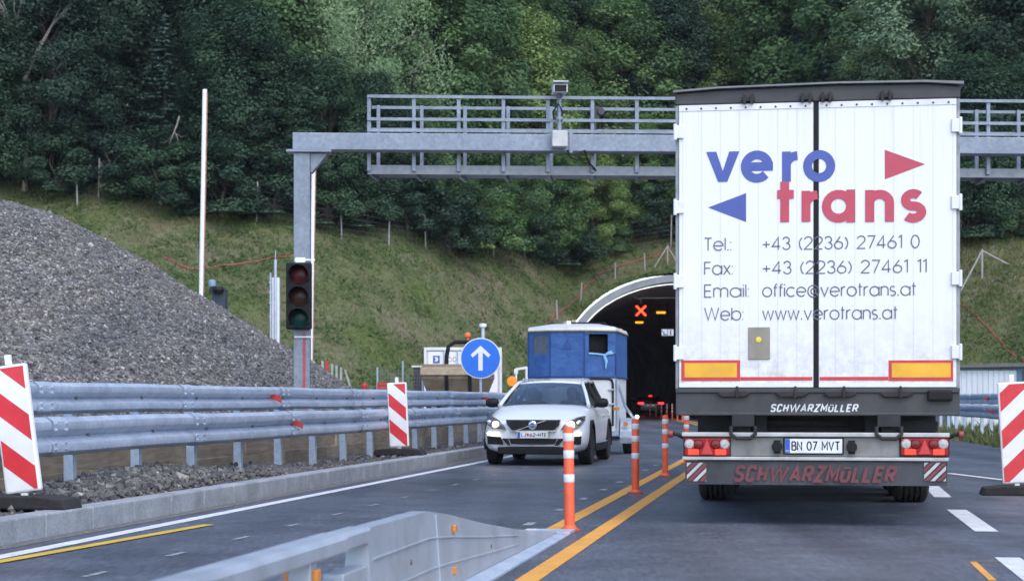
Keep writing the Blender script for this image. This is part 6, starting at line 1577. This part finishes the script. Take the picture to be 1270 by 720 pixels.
# ------------------------------------------------------------------ trees
def leaves(C, Nn, size, asp, tint, name, material):
    n = len(C)
    Nn = Nn/np.maximum(1e-6, np.linalg.norm(Nn, axis=1))[:, None]
    r = rng.normal(size=(n, 3)); a_ = np.cross(Nn, r); a_ /= np.maximum(1e-6, np.linalg.norm(a_, axis=1))[:, None]; b_ = np.cross(Nn, a_)
    s = size[:, None]
    V = np.stack([C+a_*s, C+b_*s*asp, C-a_*s, C-b_*s*asp], 1).reshape(-1, 3)
    return np_mesh(name, V, np.arange(4*n).reshape(-1, 4), material, np.repeat(tint, 4))
def unit(n): v = rng.normal(size=(n, 3)); return v/np.linalg.norm(v, axis=1)[:, None]
def make_broadleaf(h, rad, base, kind, nclump, per, lsize, bark=m_bark, droop=0, seed_shape=1.0):
    """returns (trunk mesh, crown mesh): limbs carry leaf clumps, gaps stay between them"""
    tr = MB(); H = h*.86
    bend = [(random.uniform(-.25, .25), random.uniform(-.25, .25)) for _ in range(5)]
    stem = [Vector((0, 0, -.4))]+[Vector((bend[i][0]*i*.5, bend[i][1]*i*.5, H*(i+1)/5)) for i in range(5)]
    tr.tube(stem, [.022*h, .018*h, .014*h, .010*h, .006*h, .002*h], 8)
    cc = []
    for i in range(nclump):
        f_ = (i+.5)/nclump; z = base + (h-base)*(f_**.9)
        env = rad*(math.sin(PI*min(.97, (.16+.84*(z-base)/(h-base))))**.6)*seed_shape
        a_ = i*2.39996+random.uniform(-.5, .5); rr = env*math.sqrt(random.uniform(.25, 1.0))*random.uniform(.8, 1.15)
        c_ = Vector((rr*math.cos(a_), rr*math.sin(a_), z+random.uniform(-.5, .5))); cc.append(c_)
        if i % 2 == 0:
            z0 = max(.5, c_.z-rr*.8-.3); k_ = min(len(stem)-2, int(z0/H*5)); s0 = stem[k_].lerp(stem[k_+1], .5); s0 = Vector((s0.x, s0.y, min(z0, H*.95)))
            tr.tube([s0, s0.lerp(c_, .5)+Vector((0, 0, .25)), c_], [.006*h, .004*h, .0015*h], 5, cap=False)
    CC = np.array(cc); n = nclump*per
    ci = np.repeat(np.arange(nclump), per)
    crad = rng.uniform(.55, 1.15, nclump)*rad*.34
    d = unit(n); d[:, 2] = d[:, 2]*.95+.10; rr = crad[ci]*(rng.uniform(0, 1, n)**.42)
    C = CC[ci] + d*rr[:, None]*np.array([1.0, 1.0, .92])
    out = C-np.array([0, 0, base+(h-base)*.4]); out /= np.maximum(.1, np.linalg.norm(out, axis=1))[:, None]
    ct = rng.normal(.5, .13, nclump)
    tint = np.clip(ct[ci] + rng.normal(0, .15, n), 0, 1)
    if droop:
        C[:, 2] -= droop*rng.uniform(0, 1, n)**1.3*crad[ci]*1.6; Nn = unit(n)*np.array([1, 1, .15])+out*.3
        asp = .38
    else:
        Nn = out*.45+d*.7+np.array([0, 0, .5])+unit(n)*.55; asp = .62
    C[:, 2] = np.maximum(C[:, 2], .15)
    cm = leaves(C, Nn, rng.uniform(.6, 1.3, n)*lsize, asp, tint, 'crown', LEAF[kind])
    return tr, cm, bark
def make_spruce(h, rad, kind='spruce'):
    tr = MB(); tr.tube([(0, 0, -.4), (0, 0, h*.5), (0, 0, h)], [.016*h, .010*h, .002*h], 8)
    C = []; Nn = []; T = []
    z = .5
    while z < h-.1:
        L_ = rad*(1-z/h)**.85+.12; nb = 9
        for k in range(nb):
            a_ = random.uniform(0, 2*PI); ln = L_*random.uniform(.7, 1.15); dr = Vector((math.cos(a_), math.sin(a_), 0)); tn = random.gauss(.5, .13)
            m_ = int(ln*26)+5
            for j in range(m_):
                s = (j+random.random())/m_; w = (1-s)*ln*.22+.06
                q = dr*(s*ln) + Vector((-dr.y, dr.x, 0))*random.uniform(-w, w); zz = z-.30*s*ln+.12*s*s*ln+random.uniform(-.10, .04)
                C.append((q.x, q.y, zz)); Nn.append((dr.x*.4+random.gauss(0, .4), dr.y*.4+random.gauss(0, .4), .8+random.gauss(0, .4))); T.append(min(1, max(0, tn+.25*(s-.5)+random.gauss(0, .1))))
        z += .17+.012*h
    C = np.array(C); cm = leaves(C, np.array(Nn), rng.uniform(.08, .19, len(C)), .38, np.array(T), 'crown', LEAF[kind]); return tr, cm, m_bark
def bare_tree(h):
    tr = MB()
    def br(p, d, L_, r, dep):
        pts = [p]; q = p.copy(); dd = d.copy()
        for i in range(4): dd = (dd+Vector((random.gauss(0, .16), random.gauss(0, .16), .06))).normalized(); q = q+dd*L_/4; pts.append(q.copy())
        tr.tube(pts, [r*(1-.2*i) for i in range(5)], 5, cap=False)
        if dep:
            for i in range(3 if dep > 1 else 2):
                br(pts[random.choice((1, 2, 3))], (dd+Vector((random.gauss(0, .7), random.gauss(0, .5), random.uniform(-.1, .5)))).normalized(), L_*.6, r*.5, dep-1)
    br(Vector((0, 0, -.3)), Vector((0, 0, 1)), h*.55, .012*h, 0); br(Vector((.0, 0, h*.5)), Vector((-.3, 0, 1)), h*.45, .009*h, 3); br(Vector((0, 0, h*.45)), Vector((.4, 0, .9)), h*.5, .008*h, 3)
    return tr
protos = {}
def proto(key, maker):
    tr, cm, bark = maker
    me_t = tr.build('trunk', bark, smooth=True); m_ = me_t.data; bpy.data.objects.remove(me_t); protos[key] = (m_, cm)
proto('dark1', make_broadleaf(12, 3.7, .8, 'dark', 95, 572, 0.096)); proto('dark2', make_broadleaf(12, 3.2, 1.4, 'dark', 85, 572, 0.090))
proto('mid1', make_broadleaf(12, 3.6, .9, 'mid', 95, 572, 0.096)); proto('mid2', make_broadleaf(12, 3.0, 1.2, 'mid', 80, 594, 0.090))
proto('pale1', make_broadleaf(12, 3.3, 1.5, 'pale', 85, 572, 0.083)); proto('birch1', make_broadleaf(12, 3.0, 1.5, 'pale', 80, 660, 0.077, m_birchbark, droop=1.5))
proto('yellow1', make_broadleaf(12, 3.2, .7, 'yellow', 85, 572, 0.090)); proto('spruce1', make_spruce(12, 2.6)); proto('spruce2', make_spruce(12, 2.1))
proto('shrub1', make_broadleaf(3.2, 1.7, .1, 'dark', 30, 374, 0.070)); proto('shrub2', make_broadleaf(2.8, 1.6, .1, 'mid', 28, 374, 0.070))
KD = {'dark': 'dark green broadleaf tree', 'mid': 'mid-green broadleaf tree', 'pale': 'grey-green pale tree', 'birch': 'drooping silvery birch tree', 'yellow': 'yellow-green tree', 'spruce': 'dark spruce with tiered branches', 'shrub': 'leafy shrub'}
GT = 'forest trees on the hillside'
def put(key, px, depth, h, lab, wide=1.0, group=GT, name=None):
    """tree whose foot stands `depth` metres behind the forest edge, seen at photo column px"""
    Y = 90.0
    for _ in range(12):
        X = (px-CX)/F*Y; Y = float(np.interp(X, TLX, TL))+depth
    X = (px-CX)/F*Y; z = ground(X, Y)
    hp = 12.0 if not key.startswith('shrub') else 3.0
    nm = name or {'birch': 'birch_tree', 'spruce': 'spruce_tree', 'shrub': 'shrub'}.get(key.rstrip('12'), 'broadleaf_tree')
    t = thing(nm, lab, 'shrub' if key.startswith('shrub') else 'tree', (X, Y, z-.1), random.uniform(0, 2*PI), group)
    s = h/hp; t.scale = (s*wide, s*wide, s)
    m_t, m_c = protos[key]
    mesh_obj('trunk', m_t, t); mesh_obj('crown', m_c, t)
    return t
# front row at the forest edge
FR = [('dark1', -25, 2, 9, 'low dark tree at the left edge, directly above the gravel heap crest'), ('dark2', 62, 3, 10, 'round dark tree behind the heap crest, left of the braced post'), ('spruce1', 118, 3.5, 9, 'brownish dark spruce behind the braced fence post, left of the tall pole'),
 ('spruce1', 205, 5, 8, 'dark spruce in the shadowy hollow just left of the tall white pole'), ('dark1', 300, 3.5, 9, 'dark edge tree between the tall white pole and the gantry column'), ('dark2', 345, 3, 6.5, 'small dark tree left of the gantry column top'),
 ('dark2', 405, 2.5, 7.5, 'small dark tree right of the gantry column'), ('dark1', 462, 2.5, 7, 'low dark tree under the left end of the gantry walkway'), ('mid1', 520, 2.5, 6.5, 'low green tree under the second walkway bay of the gantry'), ('mid2', 575, 2, 6.5, 'bushy tree under the middle of the walkway'),
 ('mid2', 628, 2, 6.5, 'bushy green tree under the gantry, left of the camera box'), ('mid1', 680, 2, 7, 'rounded edge tree straight below the gantry camera box'), ('yellow1', 735, 2, 6.5, 'olive edge tree between the camera box and the truck'), ('mid2', 792, 2, 7, 'edge tree right above the tunnel arch'), ('mid1', 850, 2, 7, 'green edge tree half hidden by the left side of the truck'),
 ('dark1', 1212, 2, 8.5, 'dark edge tree under the gantry right of the truck'), ('dark2', 1268, 2.5, 8, 'dark edge tree at the right frame edge below the gantry')]
for k, px, d, h, lab in FR: put(k, px, d, h, lab, 1.25)
for k, (px, h) in enumerate(((915, 7), (985, 6.5), (1060, 7.5), (1135, 7))): put(('dark1', 'mid2')[k % 2], px, 2, h, 'edge tree of the forest standing behind the truck', 1.25)
# second row
SR = [('dark1', 20, 8, 13, 'tall shaded tree at the upper left, behind the bare branches'), ('dark1', 128, 9, 13.5, 'tall green-grey tree left of the tall white pole'), ('dark2', 215, 10, 14.5, 'large blue-green tree behind the top of the tall white pole'), ('dark1', 265, 9, 11, 'dark tree behind the tall white pole'),
 ('mid1', 330, 9, 13, 'broad green tree left of the gantry end'), ('birch1', 440, 8, 14.5, 'drooping silvery tree behind the left end of the gantry railing'), ('birch1', 395, 10, 12, 'smaller silvery tree between the column and the railing'), ('mid1', 515, 8, 12.5, 'bright green tree above the first bays of the railing'), ('mid2', 570, 8, 13, 'full green tree above the middle of the railing'),
 ('yellow1', 640, 7, 12, 'pale yellow-green tree just left of the gantry camera'), ('mid1', 668, 8.5, 10, 'soft grey-green tree directly behind the gantry camera'), ('yellow1', 712, 8, 11, 'yellowish tree right of the gantry camera'), ('mid1', 770, 7, 13, 'full green tree between gantry camera and truck'), ('dark2', 830, 8, 13, 'dark tree above the left corner of the truck roof'),
 ('yellow1', 900, 8, 11.5, 'yellow-green tree above the left half of the truck roof'), ('spruce2', 990, 7.5, 11, 'light spruce above the middle of the truck roof'), ('spruce1', 1040, 8, 12, 'broad spruce above the right half of the truck roof'), ('yellow1', 1090, 8, 10.5, 'low olive tree above the right half of the truck roof'), ('pale1', 1150, 8, 13, 'pale green tree above the right corner of the truck'),
 ('pale1', 1215, 8, 12, 'pale tree above the gantry right of the truck'), ('dark1', 1275, 7, 13, 'dark tree at the right frame edge above the gantry')]
for k, px, d, h, lab in SR: put(k, px, d, h, lab, 1.15)
# third and fourth rows fill the top of the picture
TR = [('dark1', 60, 15, 15, 'tall shaded tree at the top left of the wood'), ('mid2', 160, 16, 15, 'tall tree at the top, left of the white pole'), ('dark2', 250, 17, 15, 'tree crown at the top edge above the white pole'), ('birch1', 330, 16, 15, 'silvery crown at the top edge left of the gantry'), ('birch1', 470, 16, 14, 'silvery crown at the top edge above the railing end'),
 ('mid1', 540, 15, 14.5, 'full crown at the top edge above the railing'), ('mid1', 610, 15, 15, 'green crown at the top edge, left of the camera'), ('dark2', 690, 15, 14.5, 'dark crown at the top edge above the gantry camera'), ('pale1', 770, 14, 15, 'pale crown at the top edge left of the truck'), ('dark1', 840, 15, 15, 'dark crown at the top edge above the truck corner'),
 ('pale1', 930, 14, 14, 'grey-green crown at the top edge above the truck'), ('mid1', 1010, 15, 15, 'green crown at the top edge above the truck lettering'), ('mid2', 1085, 15, 15.5, 'full crown at the top edge above the red triangle'), ('pale1', 1170, 15, 16, 'large pale crown at the top right of the truck'), ('dark2', 1240, 14, 15, 'dark crown in the top right corner'), ('mid1', -20, 16, 16, 'green crown in the top left corner')]
for k, px, d, h, lab in TR: put(k, px, d, h, lab, 1.2)
for k in range(22):
    put(('dark1', 'mid1', 'dark2', 'pale1', 'mid2')[k % 5], -40+62*k+random.uniform(-15, 15), 23+random.uniform(-2, 2), 15, 'upper-slope tree glimpsed between the crowns at the top of the photo', 1.25)
SHL = ['left of the braced post above the heap', 'right of the braced post above the heap', 'at the hollow left of the tall white pole', 'just right of the tall white pole', 'left of the gantry column', 'right of the gantry column', 'below the railing end', 'below the second bay of the walkway', 'below the walkway middle', 'left of the fence dip', 'in the fence dip below the camera box', 'above the red hose left of the arch', 'above the arch of the tunnel', 'behind the tripod post', 'right of the truck under the gantry', 'at the right frame edge']
SHX = [70, 140, 200, 275, 340, 410, 455, 505, 555, 605, 650, 700, 755, 815, 1200, 1255]
for i, (px, s) in enumerate(zip(SHX, SHL)):
    put('shrub1' if i % 3 or px < 600 else 'shrub2', px, .9+random.uniform(0, .6), random.uniform(2.0, 3.2), ('dark' if i % 3 or px < 600 else 'green')+' leafy shrub at the forest edge '+s, 1.4, 'shrubs along the forest edge')
# the bare tree at the top left and the dead branch in the hollow
tr = bare_tree(12.5); q = put('dark1', 30, 1.2, 3, 'x', 1, None, 'bare_tree')
for c_ in list(q.children): bpy.data.objects.remove(c_)
q.scale = (1, 1, 1); q['label'] = 'leafless pale tree with bare branches at the top left corner'; del q['category']; q['category'] = 'tree'
q.location.z -= .2
tr.build('trunk', m_birchbark, q, smooth=True)
c = at(216, 165, 84.5); tb = MB()
tb.tube([(.25, 0, .8), (.12, 0, .35), (-.05, -.05, -.1), (-.3, -.1, -.75)], [.05, .045, .035, .01], 5); tb.tube([(0, 0, .1), (.15, 0, -.2), (.25, 0, -.7)], [.03, .02, .008], 5); tb.tube([(-.1, -.05, -.2), (-.5, 0, -.5), (-.65, 0, -.8)], [.03, .02, .008], 5); tb.tube([(.1, 0, -.05), (.4, 0, -.2)], [.02, .008], 5)
o = tb.build('dead_branch', m_birchbark, smooth=True); o.location = c; tag(o, 'pale dead branch hanging in the dark hollow left of the tall pole', 'branch')

# thin evening haze in the valley
def haze():
    b = MB(); b.box(-350, 350, -40, 420, -1.0, 190)
    m = bpy.data.materials.new('haze'); m.use_nodes = True; nt = m.node_tree; nt.nodes.remove(nt.nodes['Principled BSDF'])
    pv = nt.nodes.new('ShaderNodeVolumePrincipled'); pv.inputs['Color'].default_value = (.80, .88, 1, 1); pv.inputs['Density'].default_value = HAZE; pv.inputs['Anisotropy'].default_value = .1
    nt.links.new(pv.outputs[0], nt.nodes['Material Output'].inputs['Volume'])
    b.build('haze', m, kind='stuff')
HAZE = .00013
haze()
